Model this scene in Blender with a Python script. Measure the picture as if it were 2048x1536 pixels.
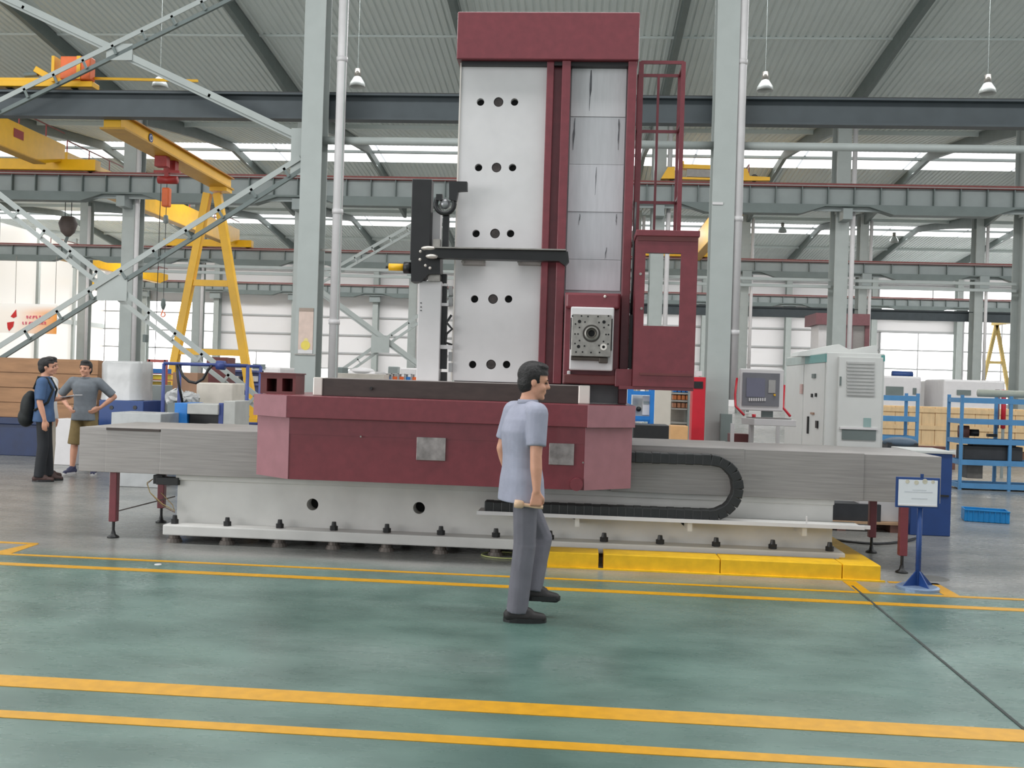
import bpy, bmesh, math, random
from mathutils import Vector, Matrix
random.seed(7)
scene = bpy.context.scene
C = scene.collection
for o in list(bpy.data.objects):
    bpy.data.objects.remove(o)

# ------------------------------------------------------------------ camera
FPX = 1950.0                                  # focal length in pixels of the 2048 px frame
YAW, ROLL, PITCH, CAMZ = math.radians(4.07), math.radians(1.75), math.radians(-0.1), 1.6
_f0 = Vector((-math.sin(YAW), math.cos(YAW), 0)); _r0 = Vector((math.cos(YAW), math.sin(YAW), 0)); _z = Vector((0, 0, 1))
_f = _f0*math.cos(PITCH) + _z*math.sin(PITCH); _u0 = _z*math.cos(PITCH) - _f0*math.sin(PITCH)
_r = _r0*math.cos(ROLL) + _u0*math.sin(ROLL); _u = -_r0*math.sin(ROLL) + _u0*math.cos(ROLL)
cam = bpy.data.cameras.new('camera'); cam.sensor_fit = 'HORIZONTAL'; cam.sensor_width = 36.0
cam.lens = 36.0*FPX/2048.0; cam.clip_end = 400; cam.clip_start = 0.05
camo = bpy.data.objects.new('camera', cam); C.objects.link(camo)
_m = Matrix((_r, _u, -_f)).transposed().to_4x4(); _m.translation = (0, 0, CAMZ)
camo.matrix_world = _m; scene.camera = camo

def P(x, y, Y):
    """point of the place seen at pixel (x, y) at the depth Y"""
    d = _f + _r*((x-1024)/FPX) - _u*((y-768)/FPX)
    return Vector((0, 0, CAMZ)) + d*(Y/d.y)
def G(x, y, Z=0.0):
    """point of the floor (or of the level Z) seen at a pixel"""
    d = _f + _r*((x-1024)/FPX) - _u*((y-768)/FPX)
    return Vector((0, 0, CAMZ)) + d*((Z-CAMZ)/d.z)

# ------------------------------------------------------------------ light, sky, exposure
world = bpy.data.worlds.new('overcast_sky'); scene.world = world; world.use_nodes = True
bg = world.node_tree.nodes['Background']; bg.inputs[0].default_value = (0.93, 0.97, 1.0, 1); bg.inputs[1].default_value = 0.95
def area(name, loc, size, energy, rot=(0, 0, 0), col=(1, 1, 1)):
    l = bpy.data.lights.new(name, 'AREA'); l.shape = 'RECTANGLE'; l.size, l.size_y = size; l.energy = energy; l.color = col
    o = bpy.data.objects.new(name, l); o.location = loc; o.rotation_euler = rot; C.objects.link(o); return o
area('skylight_near_bay', (-6, 6.4, 14.2), (60, 3.0), 5200)
area('skylight_second_bay', (-4, 29.0, 14.1), (90, 2.6), 9000)
area('skylight_third_bay', (0, 55.4, 14.1), (110, 2.6), 8500)
area('skylight_fourth_bay', (0, 79.4, 14.1), (130, 2.6), 14500)
area('daylight_left_gate', (-24, -6.5, 3.8), (16, 7), 2500, (math.radians(90), 0, math.radians(-48)))
vs = scene.view_settings; vs.view_transform = 'Standard'; vs.look = 'None'; vs.gamma = 1.0; vs.use_curve_mapping = False
vs.exposure = -0.13
scene.cycles.use_denoising = True
scene.cycles.max_bounces = 8; scene.cycles.diffuse_bounces = 5; scene.cycles.glossy_bounces = 4
scene.cycles.sample_clamp_indirect = 6.0

# ------------------------------------------------------------------ materials
def lin(c):
    return tuple(((v/255)/12.92 if v/255 <= 0.04045 else ((v/255+0.055)/1.055)**2.4) for v in c)
MATS = {}
def M(name, rgb, rough=0.5, metal=0.0, var=0.08, scale=6.0, bump=0.0, stretch=(1, 1, 1), coat=0.0, spec=0.5):
    if name in MATS: return MATS[name]
    m = bpy.data.materials.new(name); m.use_nodes = True; nt = m.node_tree; b = nt.nodes['Principled BSDF']
    c = lin(rgb)
    b.inputs['Roughness'].default_value = rough; b.inputs['Metallic'].default_value = metal
    b.inputs['Specular IOR Level'].default_value = spec
    b.inputs['Coat Weight'].default_value = coat
    tc = nt.nodes.new('ShaderNodeTexCoord'); mp = nt.nodes.new('ShaderNodeMapping'); mp.inputs['Scale'].default_value = stretch
    nz = nt.nodes.new('ShaderNodeTexNoise'); nz.inputs['Scale'].default_value = scale; nz.inputs['Detail'].default_value = 5
    nt.links.new(tc.outputs['Object'], mp.inputs[0]); nt.links.new(mp.outputs[0], nz.inputs['Vector'])
    cr = nt.nodes.new('ShaderNodeValToRGB')
    cr.color_ramp.elements[0].position = 0.3; cr.color_ramp.elements[1].position = 0.7
    cr.color_ramp.elements[0].color = tuple(max(0, v*(1-var)) for v in c)+(1,)
    cr.color_ramp.elements[1].color = tuple(min(1, v*(1+var)) for v in c)+(1,)
    nt.links.new(nz.outputs[0], cr.inputs[0]); nt.links.new(cr.outputs[0], b.inputs['Base Color'])
    if bump:
        bp = nt.nodes.new('ShaderNodeBump'); bp.inputs['Strength'].default_value = bump; bp.inputs['Distance'].default_value = 0.01
        nt.links.new(nz.outputs[0], bp.inputs['Height']); nt.links.new(bp.outputs[0], b.inputs['Normal'])
    MATS[name] = m; return m
def EM(name, rgb, strength, base=None):
    if name in MATS: return MATS[name]
    m = bpy.data.materials.new(name); m.use_nodes = True; b = m.node_tree.nodes['Principled BSDF']
    b.inputs['Base Color'].default_value = lin(base or rgb)+(1,); b.inputs['Emission Color'].default_value = lin(rgb)+(1,)
    b.inputs['Emission Strength'].default_value = strength; b.inputs['Roughness'].default_value = 0.3
    MATS[name] = m; return m

maroon = M('maroon_paint', (114, 46, 54), 0.42, var=0.10, scale=14, coat=0.15)
maroon_lit = M('lit_maroon_paint', (156, 106, 113), 0.45, var=0.07, scale=9, coat=0.15)  # lighter copy of the maroon, with the light on the slanting corners mixed in
white = M('offwhite_paint', (208, 205, 205), 0.4, var=0.035, scale=5)
bedgrey = M('pale_grey_paint', (204, 202, 198), 0.45, var=0.06, scale=4)
iron = M('brushed_cover_steel', (150, 145, 142), 0.42, metal=0.3, var=0.13, scale=5, stretch=(0.5, 1, 14))
sheet = M('protective_grey_sheet', (168, 167, 170), 0.5, var=0.05, scale=3, stretch=(6, 1, 1))
steel = M('machined_steel', (150, 146, 140), 0.35, metal=0.75, var=0.2, scale=16)
ground = M('ground_steel', (215, 208, 200), 0.3, metal=0.3, var=0.05)
black = M('black_paint', (26, 26, 27), 0.45, var=0.2, scale=9)
plastic = M('black_plastic', (34, 35, 36), 0.5, var=0.15, scale=20)
darkbrown = M('dark_iron_bar', (62, 52, 48), 0.5, var=0.2, scale=6, stretch=(1, 1, 3))
hole = M('hole_dark', (10, 10, 10), 0.8, var=0.1)
colgrey = M('column_grey_paint', (164, 170, 167), 0.5, var=0.04, scale=3)
midgrey = M('girder_grey_paint', (140, 148, 147), 0.5, var=0.05, scale=2)
darkbeam = M('dark_slate_paint', (66, 74, 78), 0.55, var=0.10, scale=3)
rail = M('rust_red_rail', (132, 72, 68), 0.6, var=0.15, scale=8)
roofm = M('roof_sheet_grey', (206, 214, 212), 0.6, var=0.03, scale=0.6)
rafterm = M('rafter_green_grey', (104, 114, 112), 0.55, var=0.08, scale=2)
yellow = M('crane_yellow', (232, 176, 12), 0.4, var=0.06, scale=3)
curb_y = M('kerb_yellow', (226, 178, 20), 0.5, var=0.10, scale=12)
line_y = M('line_yellow', (196, 142, 8), 0.45, var=0.10, scale=14)
orange = M('orange_paint', (226, 104, 44), 0.45, var=0.08)
redp = M('red_paint', (186, 26, 44), 0.45, var=0.06)
hoistred = M('hoist_red', (150, 36, 32), 0.45, var=0.15)
blue = M('navy_blue_paint', (28, 62, 120), 0.45, var=0.08)
skyblue = M('rack_blue_paint', (78, 134, 180), 0.45, var=0.08)
cyan = M('cyan_plastic', (12, 122, 184), 0.4, var=0.08)
cabw = M('cabinet_light_grey', (200, 201, 198), 0.4, var=0.02)
teal = M('teal_stripe', (92, 150, 146), 0.4, var=0.05)
wood = M('plywood_brown', (156, 116, 82), 0.65, var=0.14, scale=3, stretch=(1, 1, 5))
crate_w = M('pale_crate_wood', (232, 200, 154), 0.65, var=0.08, scale=3, stretch=(4, 1, 1))
wrap = M('plastic_wrap', (188, 188, 187), 0.25, var=0.05, scale=6, bump=0.5)
wallm = M('wall_panel_white', (232, 229, 229), 0.55, var=0.015, scale=0.4)
girtm = M('girt_grey', (176, 176, 176), 0.6, var=0.03)
daywin = EM('daylit_window', (255, 255, 255), 3.0)
daysheet = EM('daylit_sheet', (252, 247, 238), 0.82, (110, 108, 104))
dayroof = EM('daylit_roof_sheet', (255, 255, 255), 1.9)
skin = M('skin', (204, 150, 124), 0.5, var=0.05, scale=20)
hairm = M('black_hair', (24, 20, 20), 0.55, var=0.5, scale=50, bump=0.8)

# floor: green epoxy up to the machine bay, bare grey concrete behind (one real slab, paint edge at Y = 8.2)
def floor_material():
    m = bpy.data.materials.new('epoxy_and_concrete_floor'); m.use_nodes = True; nt = m.node_tree; b = nt.nodes['Principled BSDF']
    N = nt.nodes.new; L = nt.links.new
    tc = N('ShaderNodeTexCoord'); sep = N('ShaderNodeSeparateXYZ'); L(tc.outputs['Object'], sep.inputs[0])
    def noise(s, d=5, sc=(1, 1, 1)):
        mp = N('ShaderNodeMapping'); mp.inputs['Scale'].default_value = sc; L(tc.outputs['Object'], mp.inputs[0])
        n = N('ShaderNodeTexNoise'); n.inputs['Scale'].default_value = s; n.inputs['Detail'].default_value = d; L(mp.outputs[0], n.inputs['Vector']); return n
    n1 = noise(1.3, 6, (1, 1.6, 1)); n2 = noise(0.5); n3 = noise(7, 6, (0.5, 2, 1))
    def ramp(src, a, c, p0=0.35, p1=0.65):
        r = N('ShaderNodeValToRGB'); r.color_ramp.elements[0].position = p0; r.color_ramp.elements[1].position = p1
        r.color_ramp.elements[0].color = lin(a)+(1,); r.color_ramp.elements[1].color = lin(c)+(1,); L(src.outputs[0], r.inputs[0]); return r
    g = ramp(n1, (72, 97, 90), (97, 122, 114)); k = ramp(n1, (118, 119, 116), (138, 137, 133))
    ad = N('ShaderNodeMath'); ad.operation = 'MULTIPLY_ADD'; ad.inputs[1].default_value = 0.9; L(n2.outputs[0], ad.inputs[0]); L(sep.outputs[1], ad.inputs[2])
    mr = N('ShaderNodeMapRange'); mr.inputs[1].default_value = 8.35; mr.inputs[2].default_value = 8.85; L(ad.outputs[0], mr.inputs[0])
    mx = N('ShaderNodeMix'); mx.data_type = 'RGBA'; L(mr.outputs[0], mx.inputs[0]); L(g.outputs[0], mx.inputs[6]); L(k.outputs[0], mx.inputs[7])
    L(mx.outputs[2], b.inputs['Base Color'])
    rr = N('ShaderNodeMapRange'); rr.inputs[3].default_value = 0.2; rr.inputs[4].default_value = 0.36; L(n3.outputs[0], rr.inputs[0]); L(rr.outputs[0], b.inputs['Roughness'])
    bp = N('ShaderNodeBump'); bp.inputs['Strength'].default_value = 0.025; bp.inputs['Distance'].default_value = 0.01; L(n3.outputs[0], bp.inputs['Height']); L(bp.outputs[0], b.inputs['Normal'])
    return m
floorm = floor_material()

# ------------------------------------------------------------------ mesh helpers
BASE = {}
class MB:
    def __init__(s): s.v = []; s.f = []
    def add(s, vs, fs):
        n = len(s.v); s.v += [Vector(p) for p in vs]; s.f += [tuple(i+n for i in f) for f in fs]; return s
    def box(s, x0, x1, y0, y1, z0, z1):
        if x0 > x1: x0, x1 = x1, x0
        if y0 > y1: y0, y1 = y1, y0
        if z0 > z1: z0, z1 = z1, z0
        return s.add([(x0,y0,z0),(x1,y0,z0),(x1,y1,z0),(x0,y1,z0),(x0,y0,z1),(x1,y0,z1),(x1,y1,z1),(x0,y1,z1)],
              [(0,3,2,1),(4,5,6,7),(0,1,5,4),(1,2,6,5),(2,3,7,6),(3,0,4,7)])
    def obox(s, c, sx, sy, sz, rot):
        """box of size sx, sy, sz about c turned by the matrix rot"""
        c = Vector(c); t = MB().box(-sx/2, sx/2, -sy/2, sy/2, -sz/2, sz/2)
        return s.add([c + rot @ p for p in t.v], t.f)
    def bar(s, p, q, w, h, up=(0, 0, 1)):
        p = Vector(p); q = Vector(q); d = (q-p); L = d.length; d.normalize(); upv = Vector(up)
        sd = d.cross(upv)
        if sd.length < 1e-4: sd = d.cross(Vector((0, 1, 0)))
        sd.normalize(); upv = sd.cross(d)
        vs = []
        for b in (p, q):
            for a, c in ((-1,-1),(1,-1),(1,1),(-1,1)): vs.append(b + sd*(a*w/2) + upv*(c*h/2))
        return s.add(vs, [(0,1,2,3),(7,6,5,4),(0,4,5,1),(1,5,6,2),(2,6,7,3),(3,7,4,0)])
    def cyl(s, p, q, r, n=16, r2=None, cap=True):
        p = Vector(p); q = Vector(q); r2 = r if r2 is None else r2; d = (q-p).normalized()
        a = d.cross(Vector((0, 0, 1)));
        if a.length < 1e-4: a = d.cross(Vector((0, 1, 0)))
        a.normalize(); b = d.cross(a); vs = []
        for c, rr in ((p, r), (q, r2)):
            for i in range(n):
                t = 2*math.pi*i/n; vs.append(c + a*(rr*math.cos(t)) + b*(rr*math.sin(t)))
        fs = [(i, (i+1) % n, n+(i+1) % n, n+i) for i in range(n)]
        if cap: fs += [tuple(range(n-1, -1, -1)), tuple(range(n, 2*n))]
        return s.add(vs, fs)
    def tube(s, pts, r, n=8):
        pts = [Vector(p) for p in pts]; vs = []; k = len(pts); a = None
        for i, p in enumerate(pts):
            d = (pts[min(i+1, k-1)] - pts[max(i-1, 0)]).normalized()
            if a is None:
                a = d.cross(Vector((0, 0, 1)))
                if a.length < 1e-3: a = d.cross(Vector((0, 1, 0)))
            a = (a - d*a.dot(d)).normalized(); b = d.cross(a)
            for j in range(n):
                t = 2*math.pi*j/n; vs.append(p + a*(r*math.cos(t)) + b*(r*math.sin(t)))
        fs = [(i*n+j, i*n+(j+1) % n, (i+1)*n+(j+1) % n, (i+1)*n+j) for i in range(k-1) for j in range(n)]
        fs += [tuple(range(n-1, -1, -1)), tuple(range((k-1)*n, k*n))]
        return s.add(vs, fs)
    def prism(s, poly, d):
        """poly = list of 3D points (one face), swept by the vector d"""
        n = len(poly); poly = [Vector(p) for p in poly]; d = Vector(d)
        return s.add(poly + [p+d for p in poly], [tuple(range(n-1, -1, -1)), tuple(range(n, 2*n))] + [(i, (i+1) % n, n+(i+1) % n, n+i) for i in range(n)])
    def lathe(s, prof, c, axis=(0, 0, 1), n=20):
        """prof = (radius, distance along the axis) pairs"""
        c = Vector(c); d = Vector(axis).normalized(); a = d.cross(Vector((0, 0, 1)))
        if a.length < 1e-4: a = d.cross(Vector((0, 1, 0)))
        a.normalize(); b = d.cross(a); vs = []; k = len(prof)
        for r, h in prof:
            for j in range(n):
                t = 2*math.pi*j/n; vs.append(c + d*h + a*(r*math.cos(t)) + b*(r*math.sin(t)))
        fs = [(i*n+j, i*n+(j+1) % n, (i+1)*n+(j+1) % n, (i+1)*n+j) for i in range(k-1) for j in range(n)]
        return s.add(vs, fs)
    def ell(s, c, rx, ry, rz, rot=None, u=14, w=9):
        c = Vector(c); vs = []; fs = []
        for i in range(1, w):
            ph = math.pi*i/w
            for j in range(u):
                t = 2*math.pi*j/u; p = Vector((rx*math.sin(ph)*math.cos(t), ry*math.sin(ph)*math.sin(t), rz*math.cos(ph)))
                vs.append(c + (rot @ p if rot else p))
        top = Vector((0, 0, rz)); bot = Vector((0, 0, -rz)); vs += [c + (rot @ top if rot else top), c + (rot @ bot if rot else bot)]
        for i in range(w-2):
            for j in range(u): fs.append((i*u+j, (i+1)*u+j, (i+1)*u+(j+1) % u, i*u+(j+1) % u))
        T = (w-1)*u
        for j in range(u): fs.append((T, j, (j+1) % u)); fs.append((T+1, (w-2)*u+(j+1) % u, (w-2)*u+j))
        return s.add(vs, fs)
    def rc(s, p, q, r1, r2):
        """tapered limb with round ends"""
        s.cyl(p, q, r1, 12, r2); s.ell(p, r1, r1, r1, None, 12, 8); s.ell(q, r2, r2, r2, None, 12, 8); return s
    def build(s, name, mat, parent=None, smooth=False, bevel=0.0, origin=None, fix=False):
        if parent is not None: base = BASE[parent.name]
        elif origin is not None: base = Vector(origin)
        else:
            xs = [p.x for p in s.v]; ys = [p.y for p in s.v]; zs = [p.z for p in s.v]
            base = Vector(((min(xs)+max(xs))/2, (min(ys)+max(ys))/2, min(zs)))
        me = bpy.data.meshes.new(name); me.from_pydata([p-base for p in s.v], [], s.f)
        bm = bmesh.new(); bm.from_mesh(me); bmesh.ops.recalc_face_normals(bm, faces=bm.faces); bm.to_mesh(me); bm.free()
        me.materials.append(mat)
        o = bpy.data.objects.new(name, me); C.objects.link(o)
        if parent is not None: o.parent = parent
        else: o.location = base
        BASE[o.name] = base
        if smooth:
            for p in me.polygons: p.use_smooth = True
        if bevel:
            b = o.modifiers.new('bevel', 'BEVEL'); b.width = bevel; b.segments = 2; b.limit_method = 'ANGLE'; b.angle_limit = math.radians(40)
        return o
def thing(name, label, cat, loc, group=None):
    o = bpy.data.objects.new(name, None); o.empty_display_size = 0.2; C.objects.link(o); o.location = loc
    BASE[o.name] = Vector(loc); o['label'] = label; o['category'] = cat
    if group: o['group'] = group
    return o
def tag(o, label, cat, group=None):
    o['label'] = label; o['category'] = cat
    if group: o['group'] = group
    return o
def struct(o): o['kind'] = 'structure'; return o
def sroot(name, loc=(0, 0, 0)):
    o = bpy.data.objects.new(name, None); C.objects.link(o); o.location = loc; BASE[o.name] = Vector(loc); o['kind'] = 'structure'; return o
def inst(src, off, parent=None, name=None):
    """a further part like src, shifted by off (shares its mesh)"""
    o = src.copy(); o.name = name or src.name.split('.')[0]; C.objects.link(o); o.parent = parent or src.parent
    b = BASE[src.name] - BASE[o.parent.name] if parent else Vector((0, 0, 0))
    o.location = src.location + b + Vector(off); BASE[o.name] = BASE[o.parent.name]; return o
def dup(root, off, label=None, group=None):
    """a copy of a thing with its parts and sub-parts"""
    r = root.copy(); C.objects.link(r); r.location = root.location + Vector(off); BASE[r.name] = BASE[root.name] + Vector(off)
    if label: r['label'] = label
    if group: r['group'] = group
    for ch in list(root.children):
        c = ch.copy(); C.objects.link(c); c.parent = r; BASE[c.name] = BASE[r.name]
        for g in list(ch.children):
            d = g.copy(); C.objects.link(d); d.parent = c; BASE[d.name] = BASE[r.name]
    return r
def R(x0, y0, x1, y1, Y, dep):
    """extents (x0, x1, y0, y1, z0, z1) of an upright box whose front at depth Y spans the given picture rectangle"""
    xm, ym = (x0+x1)/2, (y0+y1)/2
    return (P(x0, ym, Y).x, P(x1, ym, Y).x, Y, Y+dep, P(xm, y1, Y).z, P(xm, y0, Y).z)
def rbox(name, mat, rect, Y, dep, parent=None, bevel=0.0, floor=False, label=None, cat=None, group=None):
    e = list(R(*rect, Y, dep))
    if floor: e[4] = 0.0
    o = MB().box(*e).build(name, mat, parent, bevel=bevel)
    if label: tag(o, label, cat, group)
    return o
def cut(o, cutters):
    """cut holes (MB cylinders in world coordinates) out of a part for good"""
    m = MB()
    for c in cutters: m.add(c.v, c.f)
    me = bpy.data.meshes.new('cut'); base = BASE[o.name]; me.from_pydata([p-base for p in m.v], [], m.f)
    bm = bmesh.new(); bm.from_mesh(me); bmesh.ops.recalc_face_normals(bm, faces=bm.faces); bm.to_mesh(me); bm.free()
    k = bpy.data.objects.new('cut', me); C.objects.link(k); k.parent = o.parent; k.location = o.location
    md = o.modifiers.new('holes', 'BOOLEAN'); md.object = k; md.operation = 'DIFFERENCE'; md.solver = 'EXACT'
    bpy.context.view_layer.update(); dg = bpy.context.evaluated_depsgraph_get()
    new = bpy.data.meshes.new_from_object(o.evaluated_get(dg)); o.modifiers.clear(); o.data = new
    bpy.data.objects.remove(k)
    return o
def remesh(m, name, mat, parent, voxel, smooth=4, drop=None):
    """union of the overlapping solids of m as one continuous skin"""
    base = BASE[parent.name]; me = bpy.data.meshes.new(name); me.from_pydata([p-base for p in m.v], [], m.f)
    bm = bmesh.new(); bm.from_mesh(me); bmesh.ops.recalc_face_normals(bm, faces=bm.faces); bm.to_mesh(me); bm.free()
    t = bpy.data.objects.new('t', me); C.objects.link(t)
    r = t.modifiers.new('r', 'REMESH'); r.mode = 'VOXEL'; r.voxel_size = voxel
    sm = t.modifiers.new('s', 'SMOOTH'); sm.iterations = smooth; sm.factor = 0.5
    bpy.context.view_layer.update(); dg = bpy.context.evaluated_depsgraph_get()
    new = bpy.data.meshes.new_from_object(t.evaluated_get(dg)); bpy.data.objects.remove(t)
    if drop:
        bm = bmesh.new(); bm.from_mesh(new)
        bmesh.ops.delete(bm, geom=[f for f in bm.faces if drop(f.calc_center_median() + base)], context='FACES'); bm.to_mesh(new); bm.free()
    new.materials.clear(); new.materials.append(mat)
    for p in new.polygons: p.use_smooth = True
    o = bpy.data.objects.new(name, new); C.objects.link(o); o.parent = parent; BASE[o.name] = base
    return o
# ================================================================== THE HALL
YA, YB, YC, YD = 18.4, 42.4, 66.4, 90.4             # column rows, 24 m bays
EAVE, RIDGE = 13.55, 14.75
fl = struct(MB().box(-75, 75, -8, 96, -0.2, 0).build('floor', floorm, origin=(0, 0, 0)))
def marking(x0, x1, y0, y1):
    return MB().box(x0, x1, y0, y1, 0.0, 0.003).build('marking_line', line_y, fl)
marking(-9, 9, 4.69, 4.86); marking(-9, 9, 4.27, 4.36)           # aisle edge, wide and narrow line
marking(-10, 10, 7.555, 7.655); marking(-10, 10, 7.97, 8.03)     # edge along the machine
a = G(1702, 1170); b_ = G(1730, 1191)
marking(a.x-0.03, a.x+0.08, 8.03, 8.45)
a = G(1889, 1183); marking(a.x-0.06, a.x+0.06, 8.03, 8.52); marking(2.65, a.x+0.06, 8.46, 8.52)
a = G(40, 1097); MB().prism([G(0, 1108)+Vector((-.1, 0, 0)), G(18, 1109), G(78, 1088), G(62, 1088)], (0, 0, 0.003)).build('marking_line', line_y, fl)
marking(-8, G(76, 1087).x, G(60, 1088).y-0.02, G(60, 1088).y+0.05)
jm = M('joint_dark', (52, 58, 56), 0.8)
p0, p1 = G(1702, 1172), G(2048, 1462)
MB().prism([p0, p1, p1+Vector((.018, 0, 0)), p0+Vector((.018, 0, 0))], (0, 0, 0.004)).build('floor_joint', jm, fl)

# roof: corrugated sheets on rafters and purlins, four gabled bays with a strip of translucent sheet beside each ridge
ceil = sroot('ceiling')
def zroof(Y):
    k = (Y - (YA-24)) % 24.0
    return EAVE + (RIDGE-EAVE)*(k/12 if k <= 12 else (24-k)/12)
def corrugated(y0, y1, x0=-62, x1=62, step=0.26):
    m = MB(); vs = []; x = x0
    while x < x1:
        for dx, dz in ((0, 0), (0.13, 0), (0.17, 0.045), (0.22, 0.045)): vs.append((x+dx, dz))
        x += step
    n = len(vs); z0 = zroof(y0+1e-4); z1 = zroof(y1-1e-4)
    return m.add([(a, y0, z0+b) for a, b in vs] + [(a, y1, z1+b) for a, b in vs], [(i, i+1, n+i+1, n+i) for i in range(n-1)])
for k in range(4):
    y0 = YA-24+24*k; yr = y0+12; sk = 2.9
    corrugated(y0, yr-(sk if k < 2 else 0.03)).build('roof_sheet', roofm, ceil)
    corrugated(yr+(sk if k != 1 else 0.05), y0+24).build('roof_sheet', roofm, ceil)
    if k < 2:
        if k: MB().box(-62, 62, yr+2.9+2.2, yr+2.9+2.3, zroof(yr+5.1)-0.06, zroof(yr+5.1)+.02).build('purlin', roofm, ceil)
        continue
    for xa in range(-60, 60, 6):                                    # translucent sheets, one every six metres
        MB().add([(xa+.06, yr+.03, zroof(yr+.03)), (xa+5.94, yr+.03, zroof(yr+.03)), (xa+5.94, yr+0.85, zroof(yr+.85)), (xa+.06, yr+0.85, zroof(yr+.85))], [(0, 1, 2, 3)]).build('roof_light', dayroof, ceil)
        MB().add([(xa+.06, yr+1.05, zroof(yr+1.05)), (xa+5.94, yr+1.05, zroof(yr+1.05)), (xa+5.94, yr+sk, zroof(yr+sk)), (xa+.06, yr+sk, zroof(yr+sk))], [(0, 1, 2, 3)]).build('roof_light', dayroof, ceil)
    MB().box(-62, 62, yr+0.85, yr+1.05, zroof(yr+1)-0.12, zroof(yr+1)+0.05).build('ridge_bar', midgrey, ceil)
    for dy in (7.0,):
        MB().box(-62, 62, yr+dy-0.05, yr+dy+0.05, zroof(yr+dy)-0.2, zroof(yr+dy)).build('purlin', roofm, ceil)
        if k > 1: MB().box(-62, 62, yr-dy-0.05, yr-dy+0.05, zroof(yr-dy)-0.2, zroof(yr-dy)).build('purlin', roofm, ceil)
BX = [-27.9, -20.25, -12.45, -4.7, 3.05, 10.75, 18.4, 26.1]
CXP = [24, 172, 378, 585, 1022, 1260, 1489, 1724, 1955, 2180]
CX = [P(x, 520, YC).x for x in (-60, 172, 400, 620, 830, 1050, 1272, 1489, 1724, 1955, 2190)]
DX = [P(x, 600, YD).x for x in (-130, 30, 128, 290, 434, 590, 752, 915, 1080, 1245, 1410, 1578, 1749, 1920, 2090)]
def rafter(X, y0, y1):
    m = MB()
    for k in range(4):
        a, b = y0+(y1-y0)*k/4, y0+(y1-y0)*(k+1)/4
        def dpt(Y):
            q = abs(((Y-(YA-24)) % 24.0)-12)/12; return 0.42+0.42*q*q
        za, zb = zroof(min(max(a, y0+1e-3), y1-1e-3))-0.03, zroof(min(max(b, y0+1e-3), y1-1e-3))-0.03
        m.add([(X-.1, a, za-dpt(a+1e-3)), (X+.1, a, za-dpt(a+1e-3)), (X+.1, a, za), (X-.1, a, za), (X-.1, b, zb-dpt(b-1e-3)), (X+.1, b, zb-dpt(b-1e-3)), (X+.1, b, zb), (X-.1, b, zb)],
              [(0,1,2,3),(7,6,5,4),(0,4,5,1),(1,5,6,2),(2,6,7,3),(3,7,4,0)])
    return m.build('rafter', rafterm, ceil)
for X in BX:
    rafter(X, YA, YA+12); rafter(X, YA+12, YB); rafter(X, YB, YB+12); rafter(X, YB+12, YC)
for X in CX: rafter(X, YC, YC+12); rafter(X, YC+12, YD)

# back wall with horizontal panel courses, girts and daylit windows
wb = struct(MB().box(-62, 62, YD+0.8, YD+1.0, 0, RIDGE).build('wall_back', wallm, origin=(0, YD+1, 0)))
for i, z in enumerate((3.9, 5.6, 7.3, 11.6)):
    MB().box(-62, 62, YD+0.66, YD+0.8, z-0.07, z+0.07).build('girt', girtm, wb)
def window(n, px0, px1, z0, z1, bars):
    x0, x1 = P(px0, 680, YD+0.7).x, P(px1, 680, YD+0.7).x
    w = sroot('window_%d' % n, ((x0+x1)/2, YD+0.7, z0))
    fm = MB()
    for a in (x0, x1): fm.box(a-.06, a+.06, YD+.58, YD+.78, z0, z1)
    fm.box(x0, x1, YD+.58, YD+.78, z0-.06, z0+.06); fm.box(x0, x1, YD+.58, YD+.78, z1-.06, z1+.06)
    fm.build('window_frame', girtm, w)
    for i in range(bars):
        a, b = x0+(x1-x0)*i/bars, x0+(x1-x0)*(i+1)/bars
        MB().box(a+.05, b-.05, YD+.68, YD+.72, z0+.06, z1-.06).build('pane', daywin, w)
        if i: MB().box(a-.05, a+.05, YD+.60, YD+.76, z0+.06, z1-.06).build('mullion', girtm, w)
window(1, -110, 26, 1.0, 3.8, 2); window(2, 135, 285, 1.0, 10.6, 2); window(3, 296, 428, 1.0, 8.4, 2); window(4, 440, 588, 0.9, 3.8, 2)
window(5, 600, 745, 0.9, 2.4, 2); window(6, 1760, 1912, 0.9, 7.2, 2); window(7, 1926, 2080, 0.9, 8.6, 2); window(8, -110, 120, 8.8, 11.3, 2); window(9, 1755, 2080, 8.8, 11.4, 3)
# left gable wall, mostly translucent daylit sheets between posts
wl_ = struct(MB().box(-46.3, -46.1, 44, YD+1, 0, 1.2).build('wall_left', wallm, origin=(-46.2, 67, 0)))
for i in range(8):
    ya = 44+i*5.9
    MB().box(-46.25, -46.18, ya+.15, ya+5.75, 1.2, 5.6).build('translucent_sheet', daysheet, wl_); MB().box(-46.25, -46.18, ya+.15, ya+5.75, 6.0, 13.0).build('translucent_sheet', daysheet, wl_)
    MB().box(-46.3, -45.95, ya-.15, ya+.15, 0, 13.4).build('wall_post', colgrey, wl_)
MB().box(-46.3, -46.0, 44, YD+1, 5.6, 6.0).build('girt', colgrey, wl_)

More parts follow.
